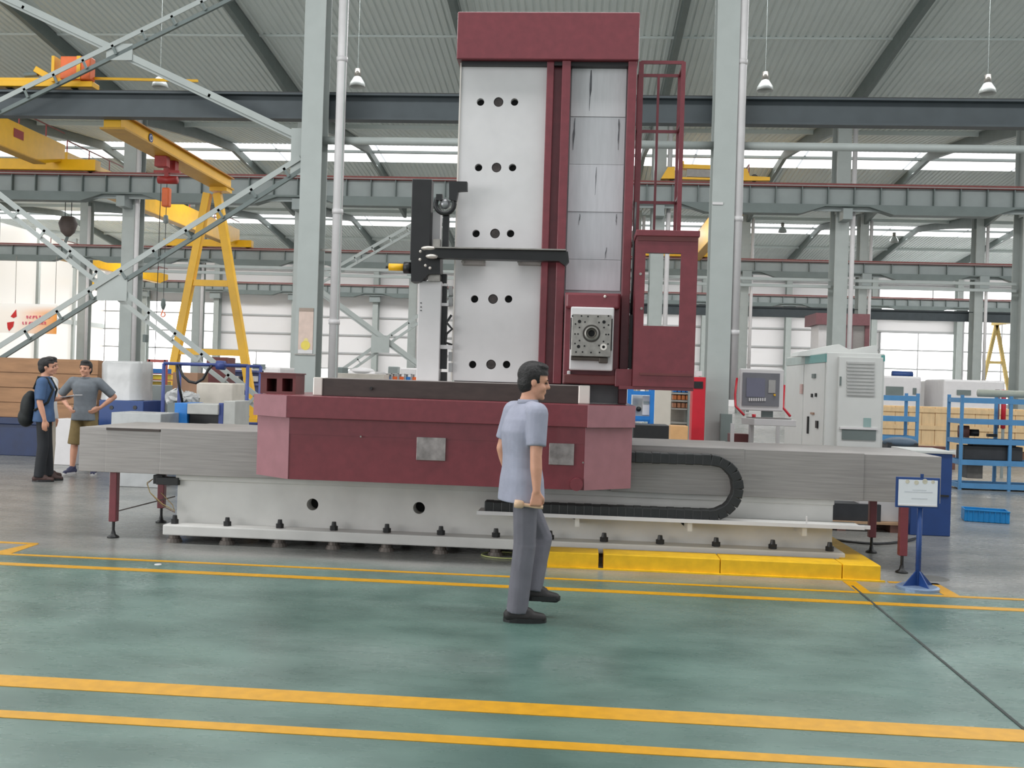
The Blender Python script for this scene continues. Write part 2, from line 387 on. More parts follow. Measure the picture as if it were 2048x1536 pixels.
# ------------------------------------------------------------------ columns
def hcolumn(name, X, Y, w, dpt, z1, label, cat='column', mat=colgrey, group=None, flange=0.03, detail=True):
    t = thing(name, label, cat, (X, Y, 0), group)
    MB().box(X-w/2, X+w/2, Y-dpt/2, Y-dpt/2+flange, 0, z1).build('front_flange', mat, t)
    MB().box(X-w/2, X+w/2, Y+dpt/2-flange, Y+dpt/2, 0, z1).build('back_flange', mat, t)
    MB().box(X-.02, X+.02, Y-dpt/2+flange, Y+dpt/2-flange, 0, z1).build('web', mat, t)
    if detail: MB().box(X-w/2-.08, X+w/2+.08, Y-dpt/2-.08, Y+dpt/2+.08, 0, 0.04).build('base_plate', mat, t)
    return t
AX = (-5.245, 2.505)
ca = hcolumn('column', AX[0], YA, 0.40, 0.44, 13.5, 'tall grey steel H column with a poster, left of the machine')
cb = hcolumn('column', AX[1], YA, 0.41, 0.44, 13.5, 'tall grey steel H column between red cabinet and control screen')
MB().box(AX[0]-.2, AX[0]+.2, YA-.245, YA-.22, 2.0, 2.02).build('poster_clip', steel, ca)
MB().box(P(1425, 408, YA-.23).x, P(1446, 408, YA-.23).x, YA-.24, YA-.221, P(1435, 410, YA-.2).z, P(1435, 405, YA-.2).z).build('white_tag', white, cb)
names_b = ['far left edge', 'behind the yellow gantry leg', 'a', 'behind the machine', 'seen through the caged ladder', 'behind the control cabinet', 'at the right edge of the photo']
labels_b = {-20.25: 'stout grey column of the second row, left of the yellow gantry leg', -12.45: 'grey column of the second row half hidden by the postered column',
            3.05: 'grey column of the second row seen through the caged ladder', 10.75: 'stout grey column of the second row rising behind the control cabinet',
            18.4: 'stout grey column at the right edge behind the blue rack'}
for X in BX:
    if X not in labels_b: continue
    t = hcolumn('crane_column', X, YB, 0.56, 1.0, 13.4, labels_b[X], flange=0.05)
    MB().box(X-.19, X+.19, YB-1.3, YB-.5, 8.75, 9.2).build('crane_bracket', midgrey, t)
    MB().box(X-.15, X+.15, YB-.35, YB+.35, 9.2, 13.3).build('upper_shaft', midgrey, t)
    d = 0.5
    MB().cyl((X+.42, YB-.52, 0.1), (X+.42, YB-.52, 13.0), 0.10, 10).build('downpipe', white, t, smooth=True)
for X in CX[1:-1]:
    t = hcolumn('crane_column', X, YC, 0.55, 0.9, 13.4, 'slender grey column in the third row of the hall', group='third row columns', detail=False)
    MB().box(X-.3, X+.3, YC-1.3, YC-.45, 8.6, 9.4).build('crane_bracket', midgrey, t)
    MB().cyl((X+.42, YC-.5, 0.1), (X+.42, YC-.5, 13.0), 0.11, 8).build('downpipe', white, t, smooth=True)
for X in DX[1:-1]:
    t = hcolumn('wall_column', X, YD+.2, 0.5, 0.8, 13.4, 'grey column standing against the pale back wall', group='back wall columns', detail=False)
    MB().box(X-.5, X+.5, YD-.6, YD-.2, 8.7, 9.3).build('crane_bracket', midgrey, t)

# downpipes and tie rails of the near row
for i, (xa, xb) in enumerate(((668, 690), (1470, 1487))):
    X = (P(xa, 300, 18.3).x+P(xb, 300, 18.3).x)/2
    t = thing('downpipe', ('white plastic downpipe beside the postered column', 'white plastic downpipe left of the control cabinet')[i], 'pipe', (X, 18.3, 0))
    MB().cyl((X, 18.3, 0.35 if i == 0 else 1.4), (X, 18.3, 13.4), 0.095, 14).build('pipe', white, t, smooth=True)
    for z in (2.6, 4.7, 7.6): MB().cyl((X, 18.3, z), (X, 18.3, z+.09), 0.108, 14).build('pipe_collar', white, t, smooth=True)
    MB().box(X-.32, X, 18.32, 18.36, 4.0, 4.04).build('pipe_clamp', steel, t)
    MB().cyl((X, 18.3, 0.0), (X, 18.3, 0.4), 0.07, 12).build('pipe_foot', white, t, smooth=True)
X = P(655, 640, 18.2).x
tag(MB().tube([(X+.17, 18.25, 0), (X+.17, 18.25, 9)], 0.022, 6).build('conduit', colgrey), 'thin grey conduit between postered column and white downpipe', 'conduit')
def tie(name, x0, x1, Y, z, label, r=0.075):
    return tag(MB().cyl((x0, Y, z), (x1, Y, z), r, 12).build(name, colgrey, smooth=True), label, 'tie rail')
tie('tie_rail', AX[0]+.03, AX[1], YA+.05, 6.14, 'round grey tie rail high up behind the machine column')
tie('tie_rail', AX[1]+.03, 12.0, YA+.05, 6.14, 'round grey tie rail high up at right of the tall column')
for i, (a, b) in enumerate(zip(BX[1:-1], BX[2:])):
    t = thing('tie_rail', ['pale tie rail crossing behind the yellow gantry leg', 'grey tie rail hidden mostly by the postered column', 'grey tie rail behind the tool changer', 'grey tie rail across the cabin window',
              'grey tie rail between the control cabinet and second row column', 'grey tie rail left of the right edge column'][min(i, 5)], 'tie rail', ((a+b)/2, YB, 6.1))
    for dz in (0.0, 0.28): MB().box(a+.3, b-.3, YB-.06, YB+.06, 6.02+dz, 6.14+dz).build('rail_bar', colgrey, t)

# ------------------------------------------------------------------ crane runways
def runway(name, Y, x0, x1, zt, zb, cols, step, label, mat=midgrey):
    t = thing(name, label, 'runway girder', ((x0+x1)/2, Y, zb))
    MB().box(x0, x1, Y-.03, Y+.03, zb+.15, zt).build('web', mat, t)
    MB().box(x0, x1, Y-.24, Y+.24, zt, zt+.05).build('top_flange', mat, t)
    MB().box(x0, x1, Y-.06, Y+.06, zt+.05, zt+.17).build('rail', rail, t)
    MB().box(x0, x1, Y-.25, Y+.25, zt-.01, zt+.012).build('flange_edge', rail, t)
    m = MB(); pts = []
    xs = sorted(cols)
    # bottom flange, raised in a haunch at every column
    prof = []
    lo, hi = zb, zb+0.32
    for X in xs:
        prof += [(X-1.9, lo), (X-.9, hi), (X+.9, hi), (X+1.9, lo)]
    prof = [(x0, lo)] + [p for p in prof if x0 < p[0] < x1] + [(x1, lo)]
    vs = []
    for x, z in prof: vs += [(x, Y-.26, z), (x, Y+.26, z), (x, Y+.26, lo+.40), (x, Y-.26, lo+.40)]
    fs = []
    for i in range(len(prof)-1):
        a, b = i*4, i*4+4
        fs += [(a, a+1, b+1, b), (a+1, a+2, b+2, b+1), (a+2, a+3, b+3, b+2), (a+3, a, b, b+3)]
    MB().add(vs, fs).build('bottom_chord', rafterm, t)
    s0 = MB().box(x0+.4-.02, x0+.4+.02, Y-.2, Y-.03, zb+.41, zt).build('stiffener', rafterm, t)
    x = x0+.4+step
    while x < x1: inst(s0, (x-x0-.4, 0, 0)); x += step
    return t
runway('runway_girder', 41.5, -30, 22.5, 10.12, 8.98, BX, 1.07, 'grey crane runway girder with red rail on the second column row')
runway('runway_girder', 65.5, -42, 34, 10.1, 9.05, CX, 1.76, 'grey crane runway girder on the third column row')
runway('runway_girder', 89.6, -54, 46, 10.1, 9.1, DX, 1.1, 'farthest grey runway girder in front of the back wall')
def ibeam(name, x0, x1, Y, z0, z1, label):
    t = thing(name, label, 'beam', ((x0+x1)/2, Y, z0))
    MB().box(x0, x1, Y-.02, Y+.02, z0+.04, z1-.04).build('web', darkbeam, t)
    MB().box(x0, x1, Y-.16, Y+.16, z1-.04, z1).build('top_flange', darkbeam, t)
    MB().box(x0, x1, Y-.12, Y+.12, z0, z0+.04).build('bottom_flange', darkbeam, t)
    MB().box(x0, x1, Y-.04, Y+.04, z1, z1+.05).build('rail', black, t)
    return t
ibeam('gantry_runway', -12, 13, 18.82, 6.62, 7.12, 'dark slate runway beam running right across below the roof')
ibeam('gantry_runway', 2, 36, 66.95, 6.55, 7.2, 'dark slate runway beam in front of the distant back wall')

# diagonal bracing: pairs of flat bars joined by battens
def brace(t, p, q, Y, gap, n, w=0.085, mat=colgrey, mat2=None):
    p = Vector((p[0], Y, p[1])); q = Vector((q[0], Y, q[1])); d = (q-p).normalized(); u = Vector((-d.z, 0, d.x))
    if u.z < 0: u = -u
    MB().bar(p+u*gap/2, q+u*gap/2, 0.02, w, u).build('brace_bar', mat, t)
    MB().bar(p-u*gap/2+Vector((0, .06, 0)), q-u*gap/2+Vector((0, .06, 0)), 0.06, w*0.8, u).build('brace_bar', mat2 or mat, t)
    for i in range(n):
        c = p.lerp(q, (i+.5)/n); MB().bar(c+u*gap/2, c-u*gap/2, 0.02, 0.05, d).build('batten', rafterm if mat2 else mat, t)
cx0, cz1, cz0 = -9.16, 7.79, 3.2
xl = -13.05; XR = -5.45
tb = thing('cross_brace', 'grey steel cross bracing high at upper left, above the dark beam', 'bracing', (cx0, YA, cz0+2.6))
def zat(p, q, X): return p[1]+(q[1]-p[1])*(X-p[0])/(q[0]-p[0])
A0, A1 = (XR, 6.15), (cx0, cz1)
brace(tb, (XR, 6.12), (xl, zat(A0, A1, xl)), YA, 0.06, 2, 0.12)
q0, q1 = (P(0, 215, YA).x, P(0, 215, YA).z), (P(420, 8, YA).x, P(420, 8, YA).z)
brace(tb, (xl, zat(q0, q1, xl)), (XR, zat(q0, q1, XR)), YA-.06, 0.2, 13, 0.09, colgrey, rafterm)
MB().box(cx0-.26, cx0+.26, YA-.03, YA-.005, cz1-.16, cz1+.16).build('gusset_plate', colgrey, tb)
MB().box(XR-.25, XR+.05, YA-.03, YA-.005, 5.45, 6.35).build('gusset_plate', colgrey, tb)
tb2 = thing('cross_brace', 'grey steel cross bracing low at left, in front of the yellow gantry', 'bracing', (cx0, YA, 0.4))
B0, B1 = (P(600, 330, YA).x, P(600, 330, YA).z), (P(0, 706, YA).x, P(0, 706, YA).z)
brace(tb2, (XR, zat(B0, B1, XR)), (xl, zat(B0, B1, xl)), YA-.06, 0.2, 12, 0.1, colgrey, rafterm)
D0, D1 = (P(30, 425, YA).x, P(30, 425, YA).z), (P(470, 770, YA).x, P(470, 770, YA).z)
brace(tb2, (xl, zat(D0, D1, xl)), (-5.5, zat(D0, D1, -5.5)), YA, 0.19, 14, 0.1)
MB().box(cx0-.3, cx0+.3, YA-.04, YA-.01, cz0-.25, cz0+.25).build('gusset_plate', colgrey, tb2)
tb3 = thing('cross_brace', 'distant grey cross bracing between downpipe and tool changer post', 'bracing', (-8.6, YB, 0))
def pz(x, y, Y): q = P(x, y, Y); return (q.x, q.z)
brace(tb3, pz(590, 546, YB), pz(930, 800, YB), YB, 0.10, 2, 0.2)
brace(tb3, pz(600, 806, YB), pz(940, 565, YB), YB, 0.26, 10, 0.14)
brace(tb3, pz(590, 588, YB), pz(940, 390, YB), YB, 0.26, 10, 0.14)
c = P(762, 690, YB); MB().box(c.x-.4, c.x+.4, YB-.2, YB-.12, c.z-.35, c.z+.35).build('gusset_plate', colgrey, tb3)

# ------------------------------------------------------------------ high bay lamps
glass = M('lamp_glass', (170, 174, 172), 0.15, var=0.02)
lamp0 = None
for (x, y, Y, lab) in ((715, 165, 30, 'bell shaped hall lamp left of the machine cap'), (320, 166, 30, 'bell shaped hall lamp above the dark beam at left'),
                       (1530, 172, 30, 'bell shaped hall lamp right of the tall white downpipe'), (1975, 178, 30, 'bell shaped hall lamp near the right edge'),
                       (1565, 460, 77, 'small distant hall lamp under the far roof left of second row column'), (1788, 480, 77, 'small distant hall lamp under the far roof right of second row column')):
    p = P(x, y, Y); s = 1.0 if Y < 40 else 1.35
    t = thing('high_bay_lamp', lab, 'lamp', tuple(p))
    MB().lathe([(0.0, .42*s), (.09*s, .42*s), (.1*s, .22*s), (.05*s, .2*s)], p, n=14).build('ballast', steel, t, smooth=True)
    MB().lathe([(.05*s, .2*s), (.12*s, .16*s), (.23*s, -.02*s), (.25*s, -.14*s), (.235*s, -.14*s), (.215*s, -.02*s), (.11*s, .14*s)], p, n=18).build('bell_shade', glass, t, smooth=True)
    MB().cyl((p.x, p.y, p.z+.4*s), (p.x, p.y, zroof(Y)-.05), 0.005, 6).build('hanger', midgrey, t)
# ================================================================== CRANES
# semi-gantry crane: upper end truck on the dark beam, girder, A-shaped leg
gc = thing('semi_gantry_crane', 'yellow semi gantry crane with A shaped leg at left', 'crane', (-9.6, 25.0, 0))
GY = 25.0
ap = P(425, 372, GY); fl_ = Vector((-10.95, GY, 0.42)); fr_ = Vector((-8.5, GY, 0.42))
MB().bar((ap.x-.12, GY, 6.32), fl_, 0.2, 0.2, (0, 1, 0)).build('leg', yellow, gc, bevel=.01)
MB().bar((ap.x+.14, GY, 6.32), fr_, 0.2, 0.2, (0, 1, 0)).build('leg', yellow, gc, bevel=.01)
for py in (566, 704):
    z = P(405, py, GY).z; k = (6.32-z)/(6.32-.42)
    MB().box(ap.x-.12+(fl_.x-ap.x+.12)*k, ap.x+.14+(fr_.x-ap.x-.14)*k, GY-.07, GY+.07, z-.08, z+.08).build('crossbar', yellow, gc)
MB().box(-11.4, -8.1, GY-.14, GY+.14, 0.16, 0.46).build('ground_truck', yellow, gc, bevel=.01)
for X in (-11.1, -8.4): MB().cyl((X, GY-.06, .17), (X, GY+.06, .17), .17, 16).build('wheel', black, gc, smooth=True)
MB().box(-9.78, -9.42, 19.05, GY+.25, 6.50, 6.75).build('girder', yellow, gc, bevel=.008)
MB().box(-9.86, -9.34, 19.05, GY+.27, 6.46, 6.50).build('bottom_flange', M('flange_ochre', (196, 146, 40), .5), gc)
MB().box(-9.86, -9.34, 19.05, GY+.27, 6.75, 6.775).build('top_flange', M('flange_brown', (170, 116, 40), .5), gc)
MB().box(-9.83, -9.37, GY-.2, GY+.2, 6.36, 6.46).build('leg_head', yellow, gc)
p = P(290, 276, 20.4); MB().cyl((-9.41, p.y, p.z), (-9.405, p.y, p.z), .1, 20).build('round_badge', blue, gc)
MB().cyl((-9.404, p.y, p.z), (-9.402, p.y, p.z), .065, 20).build('badge_ring', white, gc)
MB().cyl((-9.401, p.y, p.z), (-9.399, p.y, p.z), .045, 20).build('badge_centre', blue, gc)
ETY = 18.82
e = R(-30, 161, 184, 184, ETY-.15, .3)
MB().box(e[0], e[1], ETY-.15, ETY+.15, 7.2, e[5]).build('end_truck', yellow, gc, bevel=.01)
MB().box(e[0]+.1, e[1]-.25, ETY-.13, ETY+.13, e[5], e[5]+.06).build('truck_deck', yellow, gc)
for px_ in (20, 150): X = P(px_, 180, ETY).x; MB().cyl((X, ETY-.05, 7.26), (X, ETY+.05, 7.26), .09, 14).build('truck_wheel', black, gc, smooth=True)
e2 = R(120, 112, 180, 158, ETY-.2, .22); MB().box(*e2).build('drive_cover', orange, gc, bevel=.02)
X = P(168, 135, ETY).x; MB().box(X-.04, X+.04, ETY-.215, ETY-.2, e2[4], e2[5]).build('cover_strap', yellow, gc)
X = P(118, 130, ETY).x; MB().box(X-.04, X+.02, ETY-.21, ETY+.2, e2[4]-.05, e2[5]).build('cover_plate', yellow, gc)
p = P(88, 148, ETY); MB().obox(p, .36, .16, .12, Matrix.Rotation(.5, 3, 'Y')).build('gear_motor', yellow, gc, bevel=.01)
MB().cyl(P(50, 150, ETY), P(76, 148, ETY), .05, 12).build('motor_shaft', rafterm, gc)
MB().bar(P(183, 157, ETY), P(396, 162, ETY), .04, .05).build('collector_bar', yellow, gc)
# hoist on the gantry girder
HY = 21.7; hx = -9.6
hs = thing('chain_hoist', 'red hoist trolley with orange block hanging from the yellow gantry girder', 'hoist', (hx, HY, 2.6))
for dy in (-.28, .2): MB().box(hx-.14, hx+.14, HY+dy-.1, HY+dy+.1, 6.22, 6.46).build('trolley', hoistred, hs, bevel=.01)
MB().box(hx-.3, hx+.3, HY-.05, HY+.05, 6.14, 6.2).build('trolley_arm', hoistred, hs)
zb_ = P(332, 360, HY).z; MB().cyl((hx-.2, HY, zb_), (hx+.24, HY, zb_), .09, 14).build('hoist_body', hoistred, hs, smooth=True)
MB().box(hx-.05, hx+.05, HY-.05, HY+.05, zb_, 6.14).build('hoist_neck', hoistred, hs)
za, zc = P(332, 376, HY).z, P(332, 414, HY).z
MB().box(hx-.09, hx+.09, HY-.08, HY+.08, zc, za).build('chain_box', orange, hs, bevel=.03)
MB().cyl((hx, HY, zb_), (hx, HY, P(332, 600, HY).z), .008, 6).build('chain', black, hs)
MB().cyl((hx-.14, HY, zb_), (hx-.16, HY, 1.8), .008, 6).build('pendant_cable', black, hs)
zh = P(332, 440, HY).z; MB().lathe([(0, .12), (.05, .1), (.06, -.06), (0, -.1)], (hx, HY, zh), n=12).build('bottom_block', midgrey, hs, smooth=True)
zh = P(330, 610, HY).z; MB().lathe([(0, .16), (.045, .12), (.06, 0), (.03, -.1), (0, -.12)], (hx, HY, zh), n=12).build('weight', rafterm, hs, smooth=True)
hk = [(hx+.05*math.sin(t), HY, zh-.22-.05*math.cos(t)) for t in [i*.5-1.2 for i in range(9)]]
MB().tube([(hx, HY, zh-.1)]+hk, .014, 6).build('hook', orange, hs, smooth=True)

def bridge_crane(label, X, gap, y0, y1, ztop, zbot, xt0, xt1, zrail, mark=None):
    t = thing('bridge_crane', label, 'crane', (X, (y0+y1)/2, zbot))
    for k in ((0, gap) if gap else (0,)):
        MB().prism([(X+k, y0, zbot), (X+k, y1-1.6, zbot), (X+k, y1, zbot+.45), (X+k, y1, ztop), (X+k, y0, ztop)], (0.42, 0, 0)).build('girder', yellow, t)
        MB().box(X+k-.06, X+k+.48, y0, y1-1.6, zbot-.05, zbot).build('girder_flange', M('flange_ochre', (196, 146, 40), .5), t)
        rp0 = None
        for i in range(0, int(y1-y0), 2):                                           # handrail posts on the girder edge
            pos = MB().box(X+k+.36, X+k+.40, y0+i, y0+i+.04, ztop, ztop+.5).build('rail_post', hoistred, t) if rp0 is None else inst(rp0, (0, i, 0)); rp0 = rp0 or pos
        MB().box(X+k+.36, X+k+.40, y0, y1, ztop+.5, ztop+.55).build('handrail', rail, t)
    MB().box(xt0, xt1, y1-.25, y1+.25, zrail+.02, zrail+.5).build('end_truck', yellow, t, bevel=.02)
    for x in (xt0+.3, xt1-.3): MB().cyl((x, y1-.06, zrail+.12), (x, y1+.06, zrail+.12), .18, 14).build('wheel', black, t)
    if mark: MB().box(X+.425, X+.43, mark[0], mark[0]+.7, mark[1], mark[1]+.35).build('load_mark', hoistred, t)
    return t
bridge_crane('yellow bridge crane girder at the left edge under the roof', P(92, 315, 40).x-.42, 0, 28, 41.5, 11.45, 10.3, P(-60, 330, 41.5).x, P(196, 330, 41.5).x, 10.29, (37.6, 10.85))
bridge_crane('long yellow bridge crane girder behind the gantry legs', P(440, 470, 63).x, 0, 43, 65.5, 11.5, 10.3, P(330, 485, 65.5).x, P(505, 485, 65.5).x, 10.27, (58.5, 10.8))
bridge_crane('faded yellow bridge crane deep in the hall at left', P(200, 520, 76).x, 0, 68, 88, 10.6, 9.7, P(90, 545, 88).x, P(250, 545, 88).x, 9.4)
bridge_crane('yellow bridge crane girder partly hidden by the tall right column', P(1400, 470, 60).x, 0, 45, 65.5, 11.3, 9.9, P(1290, 510, 65.5).x, P(1415, 510, 65.5).x, 10.27)
# end carriage with open frame on the second runway, right of the machine
t = thing('crane_carriage', 'yellow crane end carriage with open frame on runway, right of ladder', 'crane', (P(1430, 355, 41.5).x, 41.5, 10.29))
def fp(x, y): return P(x, y, 41.3)
MB().prism([fp(1322, 357), fp(1336, 334), fp(1364, 334), fp(1364, 357)], (0, .4, 0)).build('side_frame', yellow, t)
MB().prism([fp(1475, 361), fp(1475, 337), fp(1494, 337), fp(1500, 352), fp(1540, 354), fp(1540, 361)], (0, .4, 0)).build('side_frame', yellow, t)
MB().prism([fp(1364, 336), fp(1364, 328), fp(1475, 332), fp(1475, 340)], (0, .4, 0)).build('top_rail', yellow, t)
MB().prism([fp(1364, 358), fp(1364, 354), fp(1475, 357), fp(1475, 361)], (0, .4, 0)).build('bottom_rail', yellow, t)
MB().prism([fp(1374, 353), fp(1374, 338), fp(1470, 341), fp(1470, 356)], (0, .1, 0)).build('back_sheet', M('grey_net', (150, 146, 142), .6), t)
MB().prism([fp(1362, 336), fp(1362, 322), fp(1368, 322), fp(1368, 336)], (0, .3, 0)).build('buffer_post', yellow, t)
for x in (1345, 1510): q = fp(x, 355); MB().cyl((q.x, 41.44, 10.46), (q.x, 41.56, 10.46), .16, 14).build('wheel', black, t)
# hook block under the second bridge crane
hb = P(158, 452, 43.6); hb.x = P(440, 470, 63).x+.21
t = thing('hook_block', 'dark heart shaped crane hook block hanging at left', 'hook', (hb.x, 43.6, hb.z-1.6))
MB().lathe([(0, .45), (.3, .4), (.42, .1), (.3, -.3), (.1, -.5), (0, -.52)], hb, n=14).build('pulley_block', M('hook_brown', (92, 80, 76), .6), t, smooth=True)
MB().tube([hb+Vector((0, 0, -.5)), hb+Vector((-.12, 0, -.8)), hb+Vector((-.18, 0, -1.05)), hb+Vector((.05, 0, -1.3)), hb+Vector((.2, 0, -1.1))], .07, 8).build('hook', rafterm, t, smooth=True)
for dx in (-.15, .15): MB().cyl(hb+Vector((dx, 0, .3)), Vector((hb.x+dx, 43.6, 10.26)), .02, 6).build('rope', black, t)
# small semi gantry far away at the right
FY = 74.0
t = thing('small_gantry_crane', 'distant pale yellow A shaped gantry leg at the right edge', 'crane', (P(1985, 760, FY).x, FY, 0))
pale = M('pale_yellow', (236, 206, 130), .5)
q = P(1993, 648, FY); ql = P(1966, 765, FY); qr = P(2014, 765, FY)
def ext(a, b): k = (a.z-.2)/(a.z-b.z); return a + (b-a)*k
MB().bar(q, ext(q, ql), .22, .25, (0, 1, 0)).build('leg', pale, t); MB().bar(q, ext(q, qr), .22, .25, (0, 1, 0)).build('leg', pale, t)
z = P(1990, 725, FY).z; k = (q.z-z)/(q.z-ql.z); MB().box(q.x+(ql.x-q.x)*k, q.x+(qr.x-q.x)*k, FY-.1, FY+.1, z-.1, z+.1).build('crossbar', pale, t)
MB().box(q.x-.25, q.x+.25, 67.2, FY+.3, q.z-.1, q.z+.5).build('girder', pale, t)
MB().box(ext(q, ql).x-.4, ext(q, qr).x+.4, FY-.15, FY+.15, 0, .3).build('ground_truck', pale, t)

# ================================================================== THE BORING MILL
# ---- bed
bed = thing('machine_bed', 'long pale grey cast machine bed on levelling feet', 'machine bed', (-.75, 9.5, 0))
bb = MB().box(-3.81, 2.315, 9.05, 10.1, 0.17, 0.615).build('bed_body', bedgrey, bed, bevel=.012)
hcs = []
for (x, y) in ((625, 1009), (838, 1016), (1152, 1027), (1372, 1040)):
    q = P(x, y, 9.05); hcs.append(MB().cyl((q.x, 9.0, q.z), (q.x, 9.22, q.z), .056, 24))
bb.modifiers.clear(); cut(bb, hcs)
for (x, y) in ((625, 1009), (838, 1016), (1152, 1027), (1372, 1040)):
    q = P(x, y, 9.05); MB().cyl((q.x, 9.205, q.z), (q.x, 9.215, q.z), .058, 20).build('hole_shade_disc', hole, bed)  # black disc paints the shade at the bottom of the bed hole
MB().box(-3.86, 2.385, 8.85, 10.25, 0.075, 0.172).build('bed_flange', bedgrey, bed, bevel=.012)
MB().box(-3.82, 2.32, 9.02, 9.3, 0.575, 0.63).build('bed_lip', bedgrey, bed, bevel=.008)
bolt0 = None
for i, (x, y) in enumerate(((350, 1042), (455, 1048), (560, 1050), (668, 1055), (774, 1060), (882, 1063), (992, 1068), (1100, 1072), (1208, 1078), (1320, 1082), (1432, 1088), (1545, 1093), (1659, 1099))):
    q = P(x, y, 8.95)
    if bolt0 is None:
        bx0 = q.x
        bolt0 = MB().cyl((q.x, 8.945, .172), (q.x, 8.945, .212), .038, 6).cyl((q.x, 8.945, .2), (q.x, 8.945, .25), .026, 10, .02).build('anchor_bolt', black, bed)
        foot0 = MB().cyl((q.x, 8.95, 0), (q.x, 8.95, .035), .075, 14, .06).cyl((q.x, 8.95, .03), (q.x, 8.95, .08), .05, 12).build('levelling_foot', M('foot_steel', (112, 104, 98), .5, .4, .2), bed)
    else: inst(bolt0, (q.x-bx0, 0, 0)); (inst(foot0, (q.x-bx0, 0, 0)))
    inst(foot0, (q.x-bx0, 1.1, 0))
# ---- telescopic way covers
def cover(name, label, x0, x1, seams):
    t = thing(name, label, 'way cover', ((x0+x1)/2, 9.5, .63))
    xs = [x0]+seams+[x1]; n = len(xs)-1
    for i in range(n):
        g = .014*min(i, n-1-i) if False else .01*i
        if name == 'way_cover_': g = 0
        o = MB().box(xs[i], xs[i+1]+.01, 8.95-g if x0 < -1 else 8.95-.01*(n-1-i), 10.15, .632, 1.052+(.006*i if x0 < -1 else .006*(n-1-i))).build('cover_section', iron, t, bevel=.004)
    return t
c1 = cover('way_cover', 'grey steel telescopic way cover left of the maroon saddle', -4.74, -2.6, [P(212, 900, 8.95).x, P(322, 900, 8.95).x])
e = R(213, 857, 320, 862, 8.93, .01); MB().box(e[0], e[1], 8.925, 8.945, e[4], e[5]).build('cover_lip', darkbrown, c1)
c2 = cover('way_cover', 'grey steel telescopic way cover right of the maroon saddle', .3, 3.215, [P(1485, 940, 8.95).x, P(1725, 950, 8.95).x])
for X0 in (-4.735, 3.2): pass
# ---- support stands under the cover overhangs
def stand(x, Y, ztop, label):
    t = thing('support_stand', label, 'stand', (x, Y, 0))
    MB().box(x-.035, x+.035, Y-.035, Y+.035, .155, ztop).build('post', maroon, t, bevel=.006)
    MB().cyl((x, Y, .05), (x, Y, .16), .014, 10).build('screw', black, t)
    MB().lathe([(0, 0), (.055, 0), (.055, .012), (.025, .03), (.015, .07)], (x, Y, 0), n=16).build('foot', black, t, smooth=True)
    return t
stand(-4.42, 9.03, .632, 'maroon support stand at the outer left end of the way cover')
stand(-4.4, 10.05, .632, 'maroon support stand behind, at the left end of the bed')
stand(2.955, 10.03, .632, 'maroon support stand farther back at the right end of the bed')
stand(2.915, 8.97, .632, 'maroon support stand beside the blue sign pole')
# left limit switch bracket with loose wires
q = P(330, 963, 9.6)
t = thing('switch_bracket', 'black bracket with hanging wires at the left end of the bed', 'bracket', (q.x, 9.6, q.z-.05))
MB().box(*R(312, 955, 356, 970, 9.0, .1)).build('bracket_bar', black, t, bevel=.004); MB().box(*R(306, 950, 325, 968, 9.05, .08)).build('switch', black, t, bevel=.004)
for (k, mt) in ((0, M('wire_ochre', (150, 130, 80), .5)), (1, M('wire_brown', (110, 80, 60), .5))):
    MB().tube([P(306, 958, 9.0), P(294, 965+k*3, 8.98), P(300, 985, 8.97), P(325, 1008+k*4, 8.95), P(350, 1022+k*3, 8.96), P(345, 1010, 8.98), P(322, 985, 9.0)], .0045, 6).build('wire', mt, t, smooth=True)
MB().bar(P(236, 1022, 9.3), P(350, 993, 9.3), .008, .012).build('thin_rod', darkbrown, t)
# ---- saddle with slanting corner wings
sd = thing('machine_saddle', 'wide maroon machine saddle with slanted paler corners', 'machine saddle', (-1.2, 9.4, .69))
def hexa(x0, x1, xo0, xo1, yf, yw, yb): return [(xo0, yb), (xo0, yw), (x0, yf), (x1, yf), (xo1, yw), (xo1, yb)]
pl = hexa(-2.535, .05, -2.92, .462, 8.35, 8.66, 10.45)
zt_, zm, zb2 = 1.425, 1.235, .695
body = pl
MB().prism([(x, y+.004, zb2) for x, y in hexa(-2.53, .045, -2.915, .457, 8.36, 8.67, 8.93)], (0, 0, zm-zb2)).build('apron', maroon, sd)
MB().prism([(x, y, 1.09) for x, y in hexa(-2.53, .045, -2.9, .44, 8.36, 8.67, 10.4)], (0, 0, zm-1.09)).build('slide_body', maroon, sd)
up = hexa(-2.55, .06, -2.945, .478, 8.32, 8.63, 10.45)
MB().prism([(x, y, zm) for x, y in up], (0, 0, zt_-zm)).build('upper_band', maroon, sd, bevel=.004)
# plates on the slanting corner faces, side light put into their paler colour
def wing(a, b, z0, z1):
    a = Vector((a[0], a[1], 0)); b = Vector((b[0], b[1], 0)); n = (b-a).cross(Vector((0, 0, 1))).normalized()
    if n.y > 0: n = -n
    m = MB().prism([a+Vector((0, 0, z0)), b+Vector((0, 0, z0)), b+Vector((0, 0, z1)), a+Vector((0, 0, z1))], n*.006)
    return m.build('lit_corner_plate', maroon_lit, sd)
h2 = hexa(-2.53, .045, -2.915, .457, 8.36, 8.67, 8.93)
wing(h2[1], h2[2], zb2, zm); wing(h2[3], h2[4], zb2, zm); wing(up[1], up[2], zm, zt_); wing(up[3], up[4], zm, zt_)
nplate = M('scratched_plate', (150, 142, 140), .3, .6, .35, 12)
for r_ in ((833, 875, 891, 921), (1098, 887, 1148, 930)): MB().box(*R(*r_, 8.345, .014)).build('name_plate', nplate, sd, bevel=.002)
MB().cyl(P(1153, 968, 8.36), P(1153, 968, 8.36)+Vector((0, -.05, 0)), .055, 16).build('cover_cap', maroon, sd, smooth=False)
